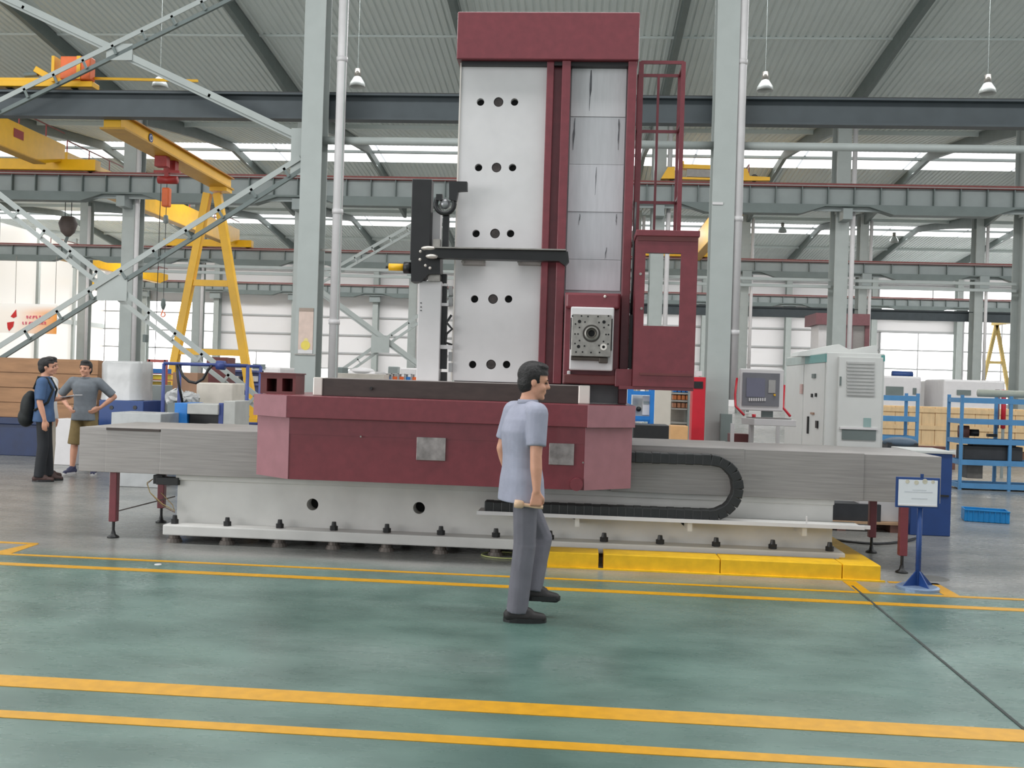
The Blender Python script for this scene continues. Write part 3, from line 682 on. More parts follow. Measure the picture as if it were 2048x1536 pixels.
for (x, y) in ((722, 873), (587, 815), (1166, 925)): q = P(x, y, 8.35); MB().cyl(q, q+Vector((0, -.012, 0)), .008, 8).build('screw', steel, sd)
# ---- dark cross bar with ground steel ends on the saddle top
cbr = thing('column_base_bar', 'dark iron bar with bright end blocks on the saddle top', 'machine part', (-1.2, 8.9, zt_))
MB().box(P(643, 775, 8.75).x, P(1157, 790, 8.75).x, 8.75, 9.0, zt_, 1.585).build('bar', darkbrown, cbr, bevel=.004)
for (a, b) in ((626, 644), (1157, 1180)): MB().box(P(a, 780, 8.74).x, P(b, 780, 8.74).x, 8.735, 9.02, zt_, 1.592).build('end_block', ground, cbr, bevel=.008)
q = P(743, 777, 8.75); MB().cyl(q, q+Vector((0, -.02, 0)), .014, 10).build('bolt_head', black, cbr)
MB().box(P(643, 775, 8.75).x, P(1157, 790, 8.75).x, 8.86, 9.6, 1.585, 1.592).build('bar_cover', M('edge_strip', (180, 172, 168), .4), cbr)
# ---- hollow maroon box on the left of the saddle
hbx = thing('hollow_box', 'hollow maroon box with two square openings on saddle corner', 'box', (P(555, 787, 8.95).x, 9.1, zt_))
e = R(521, 748, 591, 787, 8.95, .3); e = (e[0], e[1], e[2], e[3], zt_, e[5])
bx = MB().box(*e).build('box_body', M('dark_maroon', (104, 52, 52), .5, var=.12), hbx)
cs = []
for (a, b) in ((530, 550), (561, 582)):
    k = R(a, 757, b, 783, 8.9, .3); cs.append(MB().box(k[0], k[1], 8.9, 9.2, max(k[4], zt_+.015), k[5]))
cut(bx, cs)
MB().box(e[0]-.01, e[1]+.01, e[2]-.01, e[3]+.01, e[5], e[5]+.012).build('box_lid', M('dark_maroon', (104, 52, 52), .5), hbx)
# ---- column
col = thing('machine_column', 'tall machine column, white panel with black holes under a maroon cap', 'machine column', (-.4, 9.8, 1.592))
zc0, zc1 = 1.6, 4.615
xa, xb = -1.238, -.41
pan = MB().box(xa, xb, 9.2, 9.28, zc0, zc1).build('hole_panel', white, col)
HX = ((961, 997, 1029), (957, 993, 1025), (952, 990, 1021), (949, 986, 1017), (945, 982, 1013)); HYp = (204, 335, 467, 598, 729)
hs_, hole_spots = [], []
for xs_, y in zip(HX, HYp):
    for j, x in enumerate(xs_):
        q = P(x, y, 9.2); r_ = .036 if j != 1 else .046
        hs_.append(MB().cyl((q.x, 9.15, q.z), (q.x, 9.262, q.z), r_, 20)); hole_spots.append((q, r_, j))
cut(pan, hs_)
for q, r_, j in hole_spots:
    if j == 1: MB().cyl((q.x, 9.21, q.z), (q.x, 9.263, q.z), r_*.86, 18).build('centre_bolt', M('bolt_dark', (70, 64, 62), .45, .5, .3, 40), col)
    else: MB().cyl((q.x, 9.258, q.z), (q.x, 9.264, q.z), r_*1.02, 18).build('hole_shade_disc', hole, col)  # side holes get a black disc in place of their inner shade
MB().box(xa, xa+.012, 9.185, 9.2, zc0, zc1).build('panel_edge', ground, col)
MB().box(xa+.02, .43, 9.30, 10.6, zt_+.03, zc1).build('column_casting', maroon, col)
MB().box(xa, -.40, 9.28, 10.6, zc0, zc1).build('side_casting', white, col)
# maroon guide ribs
def rib(a, b, Y, y0=125, y1=768): return MB().box(a, b, Y, 9.32, zc0, zc1)
rib(-.412, -.345, 9.13).build('guide_rib', maroon, col, bevel=.006)
rib(-.345, -.268, 9.2).build('guide_groove', maroon, col)
rib(-.268, -.188, 9.1).build('guide_rib', maroon, col, bevel=.006)
MB().box(.345, .425, 9.1, 9.4, 1.43, zc1).build('guide_rib', maroon, col, bevel=.006)
MB().box(-.188, .345, 9.24, 9.3, 1.43, zc1).build('guideway', M('scraped_iron', (158, 158, 160), .45, .1, .06, 12), col)
# grey protective sheets taped on the guideway
smarks = M('dark_smear', (84, 84, 88), .6, var=.3, scale=10)
ys = (130, 137, 235, 330, 425, 520, 582)
tones = [(172, 174, 172), (200, 199, 201), (186, 186, 189), (194, 193, 197), (186, 186, 190), (190, 189, 193)]
for i in range(6):
    z1_, z0_ = P(1195, ys[i], 9.24).z, P(1195, ys[i+1], 9.24).z
    MB().box(-.178, .335, 9.228-(.004 if i % 2 else 0), 9.24, z0_+.004, z1_).build('guide_sheet', M('sheet_tone_%d' % i, tones[i], .5, var=.05, scale=4, stretch=(8, 1, 1)), col)
for (x0, y0, x1, y1, w) in ((1183, 140, 1178, 222, 4), (1150, 236, 1146, 300, 4), (1238, 238, 1236, 300, 3), (1193, 334, 1190, 390, 2), (1160, 428, 1157, 450, 2), (1233, 428, 1232, 450, 2), (1213, 495, 1210, 518, 2)):
    random.seed(x0); sm_l, sm_r = [], []
    for k_ in range(7):
        f_ = k_/6; ww = w*(.25+.75*math.sin(math.pi*min(1, f_+.12)))*random.uniform(.5, 1.25)/2; xx = x0+(x1-x0)*f_+random.uniform(-.6, .6); yy = y0+(y1-y0)*f_
        sm_l.append(P(xx-ww, yy, 9.2235)); sm_r.append(P(xx+ww, yy, 9.2235))
    MB().prism(sm_l+sm_r[::-1], (0, .0005, 0)).build('smear', smarks, col)
MB().box(-1.262, .437, 9.08, 10.7, 4.615, 5.06).build('cap', maroon, col, bevel=.01)
MB().box(-1.22, .40, 9.14, 10.6, 4.58, 4.615).build('cap_shadow_strip', black, col)  # black strip painted in place of the shadow below the cap
# ---- spindle head
hd = thing('spindle_head', 'maroon spindle head with drilled steel faceplate on machine column', 'spindle head', (.08, 8.9, 1.6))
MB().box(-.175, .335, 8.95, 9.222, 1.6, 2.44).build('head_body', maroon, hd, bevel=.01)
MB().box(-.165, .325, 8.86, 8.95, 2.29, 2.43).build('top_collar', maroon, hd, bevel=.02)
e = R(1140, 614, 1227, 741, 8.76, .19); MB().box(*e).build('white_housing', white, hd, bevel=.012)
e = R(1143, 629, 1222, 713, 8.66, .1); fx0, fx1, _, _, fz0, fz1 = e
fpz = MB().box(*e).build('faceplate', steel, hd, bevel=.004)
for sx in (fx0-.012, fx1+.004): MB().box(sx, sx+.008, 8.70, 8.755, fz0+.06, fz1-.03).build('slot_bar', black, hd)
MB().box(fx0+.0, fx1-.06, 8.70, 8.758, fz0-.035, fz0-.002).build('lower_clamp', M('clamp_dark', (84, 76, 70), .5, .5, .2), hd, bevel=.006)
MB().box(fx1-.10, fx1-.02, 8.69, 8.758, fz0-.055, fz0-.004).build('lower_clamp', M('clamp_dark', (84, 76, 70), .5), hd, bevel=.006)
q = P(1183, 667, 8.66)
MB().lathe([(.05, 0), (.062, .0), (.062, .03), (.05, .034), (.042, .012), (.03, .024), (.026, -.02)], (q.x, 8.66, q.z), (0, -1, 0), 28).build('spindle_nose', steel, hd, smooth=False)
MB().cyl((q.x, 8.655, q.z), (q.x, 8.652, q.z), .031, 20).build('spindle_bore', hole, hd)
MB().lathe([(.064, 0), (.078, 0), (.078, .006), (.064, .006)], (q.x, 8.66, q.z), (0, -1, 0), 28).build('spindle_ring', M('ring_dark', (70, 66, 62), .4, .6), hd)
for (x, y) in ((1159, 643), (1208, 644), (1157, 693)): s = P(x, y, 8.66); MB().cyl((s.x, 8.652, s.z), (s.x, 8.662, s.z), .015, 14).build('large_bore', hole, hd)
s = P(1207, 694, 8.66); MB().lathe([(.013, 0), (.03, 0), (.03, .014), (.013, .014)], (s.x, 8.66, s.z), (0, -1, 0), 18).build('guide_bush', ground, hd); MB().cyl((s.x, 8.652, s.z), (s.x, 8.662, s.z), .014, 12).build('large_bore', hole, hd)
pin0 = None
for (x, y) in ((1145, 632), (1163, 632), (1176, 633), (1196, 633), (1217, 632), (1151, 648), (1170, 644), (1198, 645), (1217, 650), (1159, 655), (1174, 654), (1190, 653), (1208, 655), (1150, 668), (1156, 668), (1212, 669), (1217, 669), (1159, 681), (1150, 687), (1207, 683), (1216, 688), (1169, 692), (1198, 691), (1152, 704), (1165, 704), (1182, 705), (1199, 705)):
    s = P(x, y, 8.66)
    if pin0 is None: pin0 = MB().cyl((s.x, 8.655, s.z), (s.x, 8.661, s.z), .0075, 8).build('tapped_hole', hole, hd); s0 = s
    else: inst(pin0, (s.x-s0.x, 0, s.z-s0.z))
s = P(1210, 593, 8.85); MB().ell(s, .014, .014, .014, None, 10, 8).build('sight_glass', ground, hd, smooth=True)
s = P(1138, 748, 8.9); MB().box(s.x-.018, s.x+.014, 8.9, 8.95, s.z-.03, s.z+.03).build('oil_cup', white, hd, bevel=.008)
MB().box(-.165, .31, 8.86, 8.95, 1.605, 1.69).build('lower_collar', M('dark_maroon', (104, 52, 52), .5), hd, bevel=.01)
# ---- operator cabin on the head
cbn = thing('operator_cabin', 'maroon operator cabin with open window right of the machine column', 'cabin', (.7, 9.1, 1.58))
X0, X1 = .452, .99; wx0, wx1, wz0, wz1 = .532, .843, 2.138, 2.785; cz0_, cz1_ = 1.6, 2.93
MB().box(X0, wx0, 8.7, 8.72, cz0_, cz1_).build('front_panel', maroon, cbn); MB().box(wx1, X1, 8.7, 8.72, cz0_, cz1_).build('front_panel', maroon, cbn)
MB().box(wx0, wx1, 8.7, 8.72, wz1, cz1_).build('front_panel', maroon, cbn); MB().box(wx0, wx1, 8.7, 8.72, cz0_, wz0).build('front_panel', maroon, cbn)
MB().box(X0, X0+.02, 8.72, 9.42, cz0_, cz1_).build('side_panel', maroon, cbn); MB().box(X1-.02, X1, 8.72, 9.42, cz0_, cz1_).build('side_panel', maroon, cbn)
MB().box(X0, X1, 9.4, 9.42, cz0_, 1.75).build('back_panel', maroon, cbn)
MB().box(X0-.012, X1+.012, 8.68, 9.45, cz1_, cz1_+.055).build('roof', maroon, cbn, bevel=.006); MB().box(X0+.01, X1-.005, 8.69, 8.7, cz1_-.04, cz1_).build('roof_lip', M('dark_maroon', (104, 52, 52), .5), cbn)
MB().box(wx0-.01, wx1+.01, 8.72, 8.76, wz1-.0, wz1+.05).build('black_lintel', black, cbn)  # black strip inside, along the top of the window opening
MB().box(.335, X1, 8.72, 9.1, 1.57, 1.6).build('floor_plate', maroon, cbn)
MB().box(.30, X0, 8.8, 9.08, 1.59, 1.75).build('bracket', maroon, cbn, bevel=.006)
MB().box(X0+.06, X1-.01, 8.685, 8.7, 1.70, 1.72).build('ledge', M('dark_maroon', (104, 52, 52), .5), cbn)
for (x, y) in ((1283, 617), (1281, 548)): s = P(x, y, 8.7); MB().cyl(s, s+Vector((0, -.012, 0)), .012, 10).build('knob', steel, cbn)
MB().box(.425, .449, 8.95, 9.1, 1.76, 2.25).build('cable_slot', black, cbn)
MB().tube([(.437, 9.04, 2.2), (.44, 9.05, 2.6), (.445, 9.06, 3.0), (.45, 9.08, 3.3)], .012, 8).build('cable', black, cbn, smooth=True)
# ---- caged ladder above the cabin
ld = thing('caged_ladder', 'thin maroon ladder with square safety cage above the operator cabin', 'ladder', (.7, 9.5, 2.99))
def upx(px, Y): return P(px, 300, Y).x
LX0, LX1, LYF, LYB = .475, .87, 9.3, 9.69
zt2 = P(1320, 124, LYF).z
for (x, y, w) in ((LX0, LYF, .045), (LX1, LYF, .04), (LX0+.0, LYB, .035), (LX1-.0, LYB, .03)): MB().box(x-w/2, x+w/2, y-.012, y+.012, 2.985, zt2).build('cage_post', maroon, ld)
MB().box(.655, .678, LYB-.012, LYB+.012, 2.985, zt2).build('cage_post', maroon, ld)
for z in (zt2-.02, 4.1, 3.4):
    full = z > 4.5
    if full: MB().box(LX0, LX1, LYF-.01, LYF+.01, z, z+.03).build('cage_hoop', maroon, ld)
    MB().box(LX0, LX1, LYB-.01, LYB+.01, z, z+.028).build('cage_hoop', maroon, ld)
    MB().box(LX0-.01, LX0+.01, LYF, LYB, z, z+.028).build('cage_hoop', maroon, ld); MB().box(LX1-.01, LX1+.01, LYF, LYB, z, z+.028).build('cage_hoop', maroon, ld)
# ---- tool changer at the left of the column
tc = thing('tool_changer', 'black tool changing arm with white post beside the white column panel', 'tool changer', (-1.45, 9.25, 1.592))
YT = 9.0
MB().box(*R(835, 562, 880, 764, 9.1, .18)).build('white_post', white, tc, bevel=.006)
MB().box(*R(862, 425, 880, 500, 9.15, .12)).build('white_post', white, tc)
MB().box(*R(822, 358, 861, 520, 9.02, .14)).build('black_column', black, tc, bevel=.006)
MB().prism([P(822, 515, 9.0), P(822, 563, 9.0), P(838, 563, 9.0), P(858, 548, 9.0), P(880, 548, 9.0), P(880, 505, 9.0)], (0, .2, 0)).build('gear_case', black, tc)
MB().cyl(P(778, 534, 9.08), P(812, 535, 9.08), .034, 18).build('yellow_motor', yellow, tc, smooth=True)
MB().cyl(P(772, 534, 9.08), P(778, 534, 9.08), .012, 10).build('motor_shaft', black, tc)
MB().cyl(P(808, 535, 9.08), P(824, 536, 9.08), .055, 16).build('motor_flange', black, tc, smooth=True)
MB().prism([P(850, 497, 8.92), P(1136, 503, 8.92), P(1138, 522, 8.92), P(1130, 531, 8.92), P(1118, 522, 8.92), P(852, 515, 8.92)], (0, .12, 0)).build('arm', black, tc)
MB().bar(P(870, 496, 8.93), P(1132, 501, 8.93), .1, .012).build('arm_top', steel, tc)
MB().ell(P(858, 497, 8.95), .075, .06, .022, None, 16, 8).build('pivot_cap', ground, tc, smooth=True); MB().ell(P(864, 513, 8.93), .06, .05, .022, None, 16, 8).build('pivot_cap', ground, tc, smooth=True)
for (x, y) in ((841, 503), (840, 519), (851, 531), (860, 536)): s = P(x, y, 8.93); MB().ell(s, .014, .014, .014, None, 8, 6).build('bolt_head', ground, tc, smooth=True)
for (a, b) in ((924, 970), (1036, 1082)):
    MB().box(*R(a, 519, b, 530, 9.12, .07)).build('clamp', M('clamp_grey', (150, 142, 138), .4, .5), tc, bevel=.004)
    for x in (a+2, b-2): s = P(x, 524, 9.11); MB().cyl(s, s+Vector((0, -.02, 0)), .016, 10).build('clamp_bolt', steel, tc)
# C shaped gripper
pts = []
gcn = P(890, 408, 9.03); rr = .088
for i in range(15):
    t_ = math.radians(140 + i*(395-140)/14.0); pts.append(gcn+Vector((rr*math.cos(t_), 0, rr*math.sin(t_))))
MB().tube(pts, .022, 8).build('gripper_ring', black, tc, smooth=True)
MB().prism([P(898, 398, 9.0), P(898, 362, 9.0), P(934, 363, 9.0), P(934, 381, 9.0), P(916, 382, 9.0), P(912, 402, 9.0)], (0, .07, 0)).build('gripper_jaw', black, tc)
MB().box(*R(872, 388, 884, 400, 9.0, .06)).build('gripper_jaw', black, tc)
MB().box(*R(885, 425, 897, 500, 9.05, .06)).build('gripper_stem', black, tc)
MB().ell(P(890, 408, 9.06), .05, .04, .05).build('tool_holder', M('holder_grey', (150, 150, 152), .3, .4), tc, smooth=True)
# guide rail plates with slots
for (y0, y1) in ((548, 566), (570, 606), (612, 690), (698, 738), (744, 764)):
    MB().box(*R(881, y0, 893, y1, 9.16, .05)).build('rack_slot', black, tc)
for (y0, y1) in ((572, 590), (594, 612), (704, 722), (726, 744)): MB().box(*R(897, y0, 904, y1, 9.16, .05)).build('rack_tooth', M('rack_grey', (150, 150, 150), .4), tc)
MB().box(*R(881, 568, 895, 572, 9.14, .05)).build('rack_bridge', white, tc); MB().box(*R(881, 606, 897, 612, 9.14, .05)).build('rack_bridge', white, tc); MB().box(*R(880, 690, 905, 698, 9.14, .05)).build('rack_bridge', white, tc)
MB().tube([P(903, 630, 9.15), P(893, 645, 9.15), P(904, 658, 9.15), P(893, 668, 9.15), P(891, 685, 9.15), P(904, 690, 9.15)], .012, 8).build('hose', black, tc, smooth=True)
for y in (606, 614, 621): s = P(842, y, 9.1); MB().cyl(s, s+Vector((0, -.006, 0)), .006, 8).build('small_screw', black, tc)
MB().box(*R(866, 478, 880, 497, 9.0, .1)).build('slide_block', steel, tc); MB().box(*R(856, 548, 880, 562, 9.05, .1)).build('slide_block', steel, tc)
# ---- cable chain and its tray
cc = thing('cable_chain', 'black cable drag chain bent in a wide U in front of cover', 'cable chain', (.9, 8.8, .44))
path = []
top0, top1 = P(1240, 911, 8.78), P(1408, 922, 8.78); bz = P(1400, 1029, 8.78).z; tz = .965
rad = (tz-bz)/2; cxr = P(1487, 970, 8.78).x-rad-.05
x = .42
while x < cxr: path.append(Vector((x, 8.8, tz))); x += .074
n = int(math.pi*rad/.074)
for i in range(n+1):
    a = math.pi/2-math.pi*i/n; path.append(Vector((cxr+rad*math.cos(a), 8.8, bz+rad+rad*math.sin(a))))
x = cxr-.074
while x > -.85: path.append(Vector((x, 8.8, bz))); x -= .074
for i in range(len(path)-1):
    MB().bar(path[i], path[i+1]+(path[i+1]-path[i])*.06, .15, .098 if i % 2 else .092).build('link', plastic, cc, bevel=.008)
tr = thing('chain_tray', 'pale steel tray under the drag chain along the bed', 'tray', (.8, 8.85, .38))
MB().box(-.9, 2.50, 8.70, 9.05, bz-.062, bz-.05).build('tray_floor', bedgrey, tr); MB().box(-.9, 2.50, 8.695, 8.702, bz-.068, bz-.035).build('tray_edge', white, tr)
for x in (0.0, 1.0, 2.0): MB().box(x-.02, x+.02, 8.75, 9.05, bz-.15, bz-.062).build('tray_bracket', bedgrey, tr)
MB().box(2.3, 2.55, 8.70, 8.72, bz-.062, bz-.03).build('tray_tab', white, tr); MB().box(2.0, 2.01, 8.7, 8.72, bz-.05, bz+.03).build('tray_stop', white, tr)
# ---- yellow kerb around the right half of the bed
kb = thing('yellow_kerb', 'yellow painted kerb frame around right end of the bed', 'kerb', (1.4, 9.0, 0))
kx = [-.25, P(1197, 1120, 8.5).x, P(1207, 1120, 8.5).x, P(1440, 1130, 8.5).x, P(1684, 1145, 8.5).x, 2.59]
for a, b in ((kx[0], kx[1]), (kx[2], kx[3]), (kx[3]+.006, kx[4]), (kx[4]+.006, kx[5])): MB().box(a, b, 8.5, 8.78, 0, .135).build('kerb_block', curb_y, kb, bevel=.008)
MB().box(2.33, 2.59, 8.786, 10.6, 0, .135).build('kerb_block', curb_y, kb, bevel=.008)
MB().box(-.25, 2.62, 8.47, 8.5, 0, .012).build('kerb_skirt', curb_y, kb)
# ---- sign stand
sg = thing('sign_stand', 'blue pole sign stand with a white notice board on the floor', 'sign', (2.812, 8.25, 0))
sx, sy = 2.812, 8.25
MB().lathe([(0, 0), (.17, 0), (.17, .02), (.15, .03), (0, .03)], (sx, sy, 0), n=28).build('base_disc', M('base_silver', (130, 150, 178), .35, .4), sg)
for a in range(4):
    d = Vector((math.cos(a*math.pi/2+.35), math.sin(a*math.pi/2+.35), 0)); s = Vector((-d.y, d.x, 0))*.005; o_ = Vector((sx, sy, .03))
    MB().prism([o_-s, o_+d*.14-s, o_+Vector((0, 0, .14))-s], s*2).build('gusset', blue, sg)
MB().cyl((sx, sy, .03), (sx, sy, .68), .022, 14).build('pole', blue, sg, smooth=True)
e = R(1792, 955, 1880, 1016, sy-.03, .02); MB().box(*e).build('board_back', blue, sg, bevel=.004)
pap = M('paper_white', (222, 224, 228), .5, var=.03, scale=3)
e2 = R(1797, 960, 1875, 1011, sy-.036, .006); MB().box(*e2).build('notice', pap, sg)
MB().box(e2[0], e2[1], sy-.04, sy-.03, e2[4]-.006, e2[4]+.006).build('notice_rail', white, sg)
MB().box(sx-.012, sx+.012, sy-.03, sy-.02, e[5], e[5]+.03).build('board_clip', blue, sg)
grime = M('notice_stain', (196, 190, 172), .7, var=.2, scale=20); faint = M('faint_print', (196, 198, 204), .6)
for (x, y, w) in ((1815, 962, 8), (1833, 964, 9), (1850, 962, 10), (1866, 963, 7)): s = P(x, y, sy-.036); MB().lathe([(0, 0), (w*.0022, 0), (w*.002, .0012), (0, .0012)], (s.x, sy-.036, s.z-.004), (0, -1, 0), 10).build('stain', grime, sg)
for (x0_, x1_, y) in ((1822, 1850, 979), (1806, 1862, 983), (1820, 1852, 996)): MB().box(P(x0_, y, sy).x, P(x1_, y, sy).x, sy-.0368, sy-.036, P(1830, y, sy).z-.004, P(1830, y, sy).z+.004).build('printed_line', faint, sg)
# ================================================================== THINGS AROUND THE MACHINE, RIGHT SIDE
def PX(x, y, X):
    """point seen at a pixel on the upright plane of constant X"""
    d = _f + _r*((x-1024)/FPX) - _u*((y-768)/FPX); return Vector((0, 0, CAMZ)) + d*(X/d.x)
# control cabinet, its long front faces the machine, the cooling unit is on the end
kc = thing('control_cabinet', 'light grey control cabinet with louvred cooling unit and teal stripe', 'cabinet', (3.56, 14.2, 0))
kx0, kx1, ky0, ky1, kz = 3.19, 3.93, 13.0, 15.5, 2.12
MB().box(kx0, kx1, ky0, ky1, .1, kz).build('body', cabw, kc, bevel=.01); MB().box(kx0+.03, kx1-.03, ky0+.03, ky1-.03, 0, .1).build('plinth', darkbeam, kc)
for k in range(2): MB().box(kx0-.012, kx0, ky0+.06+k*1.22, ky0+1.24+k*1.22, .14, kz-.14).build('door', cabw, kc, bevel=.004)
MB().box(kx0-.014, kx0, ky0+.02, ky0+1.2, kz-.13, kz-.02).build('teal_stripe', teal, kc); MB().box(kx0-.014, kx0, ky0+1.2, ky1-.02, kz-.13, kz-.02).build('grey_stripe', M('stripe_grey', (160, 172, 168), .4), kc)
MB().box(kx1-.05, kx1+.002, ky0-.003, ky0+.3, kz-.1, kz-.02).build('teal_stripe', teal, kc)
for (x, y, w, h, mt) in ((1631, 752, .17, .06, rafterm), (1606, 778, .12, .14, M('rating_tag', (190, 160, 155), .5)), (1627, 791, .05, .05, black), (1635, 790, .05, .05, black), (1619, 850, .05, .24, black), (1637, 849, .10, .1, black), (1628, 827, .16, .03, M('key_brass', (150, 120, 100), .4))):
    s = PX(x, y, kx0); MB().box(kx0-.035, kx0-.012, s.y-w/2, s.y+w/2, s.z-h/2, s.z+h/2).build('switch', mt, kc, bevel=.003)
ac = MB().box(*R(1676, 714, 1764, 896, ky0-.07, .07)).build('cooling_unit', cabw, kc, bevel=.008)
for i, y in enumerate(range(724, 794, 7)): MB().box(*R(1694, y, 1750, y+4, ky0-.085, .02)).build('louvre', M('louvre_grey', (176, 176, 174), .5), ac)
MB().box(*R(1680, 753, 1683, 771, ky0-.085, .02)).build('handle', rafterm, ac); MB().box(*R(1727, 836, 1742, 854, ky0-.075, .01)).build('badge', M('badge_teal', (140, 165, 162), .4), ac)
MB().box(*R(1684, 859, 1752, 880, ky0-.08, .02)).build('vent', rafterm, ac); MB().box(*R(1680, 855, 1756, 859, ky0-.09, .03)).build('vent_lip', white, ac)
MB().prism([P(1595, 712, 13.9), P(1600, 704, 13.9), P(1678, 688, 13.9), P(1700, 700, 13.9), P(1755, 690, 13.9), P(1755, 712, 13.9)], (0, .5, 0)).build('top_cowl', cabw, kc)
# operator console
oc = thing('operator_console', 'white operator console with grey screen on a slanted keyboard desk', 'console', (P(1530, 850, 11.5).x, 11.7, 0))
e = R(1479, 738, 1567, 822, 11.5, .12); MB().box(*e).build('screen_case', white, oc, bevel=.012)
MB().box(*R(1485, 746, 1559, 812, 11.49, .012)).build('screen_bezel', M('bezel_grey', (112, 112, 118), .5), oc)
MB().box(*R(1493, 756, 1530, 794, 11.484, .008)).build('screen', M('screen_glass', (104, 104, 122), .15, var=.04), oc)
MB().box(*R(1537, 760, 1551, 786, 11.484, .008)).build('key_panel', M('key_panel', (160, 158, 156), .5), oc)
for i in range(8): s = P(1499+i*4.4, 799, 11.488); MB().box(s.x-.008, s.x+.008, 11.482, 11.49, s.z-.018, s.z+.018).build('soft_key', white, oc)
s = P(1549, 790, 11.488); MB().cyl(s, s+Vector((0, -.02, 0)), .012, 10).build('yellow_key', yellow, oc)
dk = MB(); zt3 = P(1540, 838, 11.2).z
a, b, c_, d_ = P(1483, 830, 11.45), P(1508, 843, 11.15), P(1593, 845, 11.1), P(1570, 828, 11.5)
dk.prism([Vector((q.x, q.y, zt3)) for q in (a, b, c_, d_)], (0, 0, -.075)); dk.build('keyboard_desk', white, oc, bevel=.005)
mid = (a+b+c_+d_)/4
MB().prism([Vector((mid.x+(q.x-mid.x)*.82, mid.y+(q.y-mid.y)*.8, zt3+.002)) for q in (a, b, c_, d_)], (0, 0, .01)).build('key_field', M('key_field', (120, 116, 114), .5), oc)
s = Vector((P(1508, 824, 11.35).x, 11.35, zt3)); MB().cyl(s, s+Vector((0, 0, .045)), .022, 14).build('stop_button', redp, oc, smooth=True)
MB().tube([P(1474, 756, 11.55), P(1470, 790, 11.5), P(1471, 812, 11.45), P(1488, 830, 11.3)], .014, 6).build('red_cable', redp, oc, smooth=True)
MB().tube([P(1568, 770, 11.6), P(1566, 815, 11.55), P(1580, 832, 11.4)], .016, 6).build('red_cable', redp, oc, smooth=True)
MB().box(*R(1524, 822, 1546, 836, 11.53, .06)).build('screen_neck', rafterm, oc)
for x in (1503, 1464): s = P(x, 880, 11.4); MB().box(s.x-.02, s.x+.02, 11.38, 11.42, 0, zt3-.07).build('leg', white, oc)
for x in (1500, 1555): s = P(x, 880, 11.75); MB().box(s.x-.02, s.x+.02, 11.73, 11.77, 0, zt3-.07).build('leg', white, oc)
MB().box(P(1464, 880, 11.4).x, P(1503, 880, 11.4).x, 11.39, 11.41, .75, .79).build('leg_tie', white, oc); MB().box(*R(1460, 868, 1498, 885, 11.75, .2)).build('foot_box', M('dark_maroon', (104, 52, 52), .5), oc)
# red cabinet
rc_ = thing('red_cabinet', 'narrow red fire cabinet left of the tall column', 'cabinet', (P(1397, 880, 17.6).x, 17.8, 0))
e = R(1384, 754, 1410, 880, 17.6, .35); MB().box(e[0], e[1], 17.6, 17.95, 0, e[5]).build('body', redp, rc_, bevel=.008)
MB().box(*R(1388, 763, 1406, 777, 17.585, .016)).build('label_plate', black, rc_)
MB().box(*R(1391, 742, 1404, 752, 17.7, .1)).build('paper_tray', white, rc_)
# blue frame with grey pump box
bf = thing('blue_frame', 'bright blue welded frame standing right of the saddle', 'frame', (P(1290, 870, 15).x, 15.2, 0))
bbl = M('bright_blue', (36, 116, 190), .45)
zt4 = P(1300, 772, 15).z
for (x, Y) in ((1304, 15.0), (1258, 15.0), (1300, 15.6), (1262, 15.6)): s = P(x, 820, Y); MB().box(s.x-.03, s.x+.03, Y-.03, Y+.03, 0, zt4).build('post', bbl, bf)
for y in (786, 836): s = P(1280, y, 15); MB().box(P(1258, y, 15).x, P(1304, y, 15).x, 14.975, 15.025, s.z-.03, s.z+.03).build('crossbar', bbl, bf)
MB().box(P(1258, 836, 15).x, P(1304, 836, 15).x, 14.98, 15.62, P(1280, 840, 15).z-.02, P(1280, 840, 15).z).build('shelf', bbl, bf)
zsh = P(1280, 840, 15).z
pb = thing('pump_box', 'light grey box with black knob on the blue frame', 'box', (P(1280, 820, 15.2).x, 15.3, zsh))
e = R(1264, 790, 1299, 840, 15.1, .4); MB().box(e[0], e[1], 15.1, 15.5, zsh, e[5]).build('body', cabw, pb, bevel=.01); s = P(1277, 818, 15.1); MB().cyl(s, s+Vector((0, -.05, 0)), .038, 16).build('knob', black, pb, smooth=True)
MB().box(*R(1285, 792, 1299, 830, 15.06, .05)).build('drawer_unit', white, pb); MB().box(*R(1287, 803, 1298, 808, 15.05, .01)).build('slot', midgrey, pb)
rbox('black_box', plastic, (1266, 850, 1338, 877), 14.2, .5, None, .01, True, 'low black box with rusty top edge under the blue frame', 'box')
rbox('beige_cabinet', M('beige_paint', (206, 200, 188), .5, var=.03), (1309, 774, 1342, 852), 19.5, .6, None, .01, True, 'beige metal locker between blue frame and bin shelf', 'locker')
bs = thing('bin_shelf', 'small shelf of blue and orange bins left of the red cabinet', 'shelf', (P(1360, 850, 20).x, 20.2, 0))
e = R(1343, 772, 1378, 858, 20.0, .4); MB().box(e[0], e[1], 20.35, 20.4, 0, e[5]).build('back_panel', M('shelf_back', (186, 182, 176), .5), bs)
for y in (787, 802, 818, 846): z = P(1360, y, 20).z; MB().box(e[0], e[1], 20.0, 20.35, z-.015, z+.015).build('shelf_board', M('shelf_back', (186, 182, 176), .5), bs)
for (y, mt) in ((786, bbl), (801, M('bin_orange', (198, 116, 66), .5)), (817, M('bin_tan', (176, 120, 90), .5))):
    z = P(1360, y, 20).z
    for i in range(4): x = e[0]+.03+i*.085; MB().box(x, x+.07, 20.03, 20.3, z+.015, z+.11).build('bin', mt, bs, bevel=.005)
s = P(1380, 800, 19.9); MB().box(s.x-.04, s.x+.0, 19.9, 20.3, 0, e[5]).build('side_post', midgrey, bs)
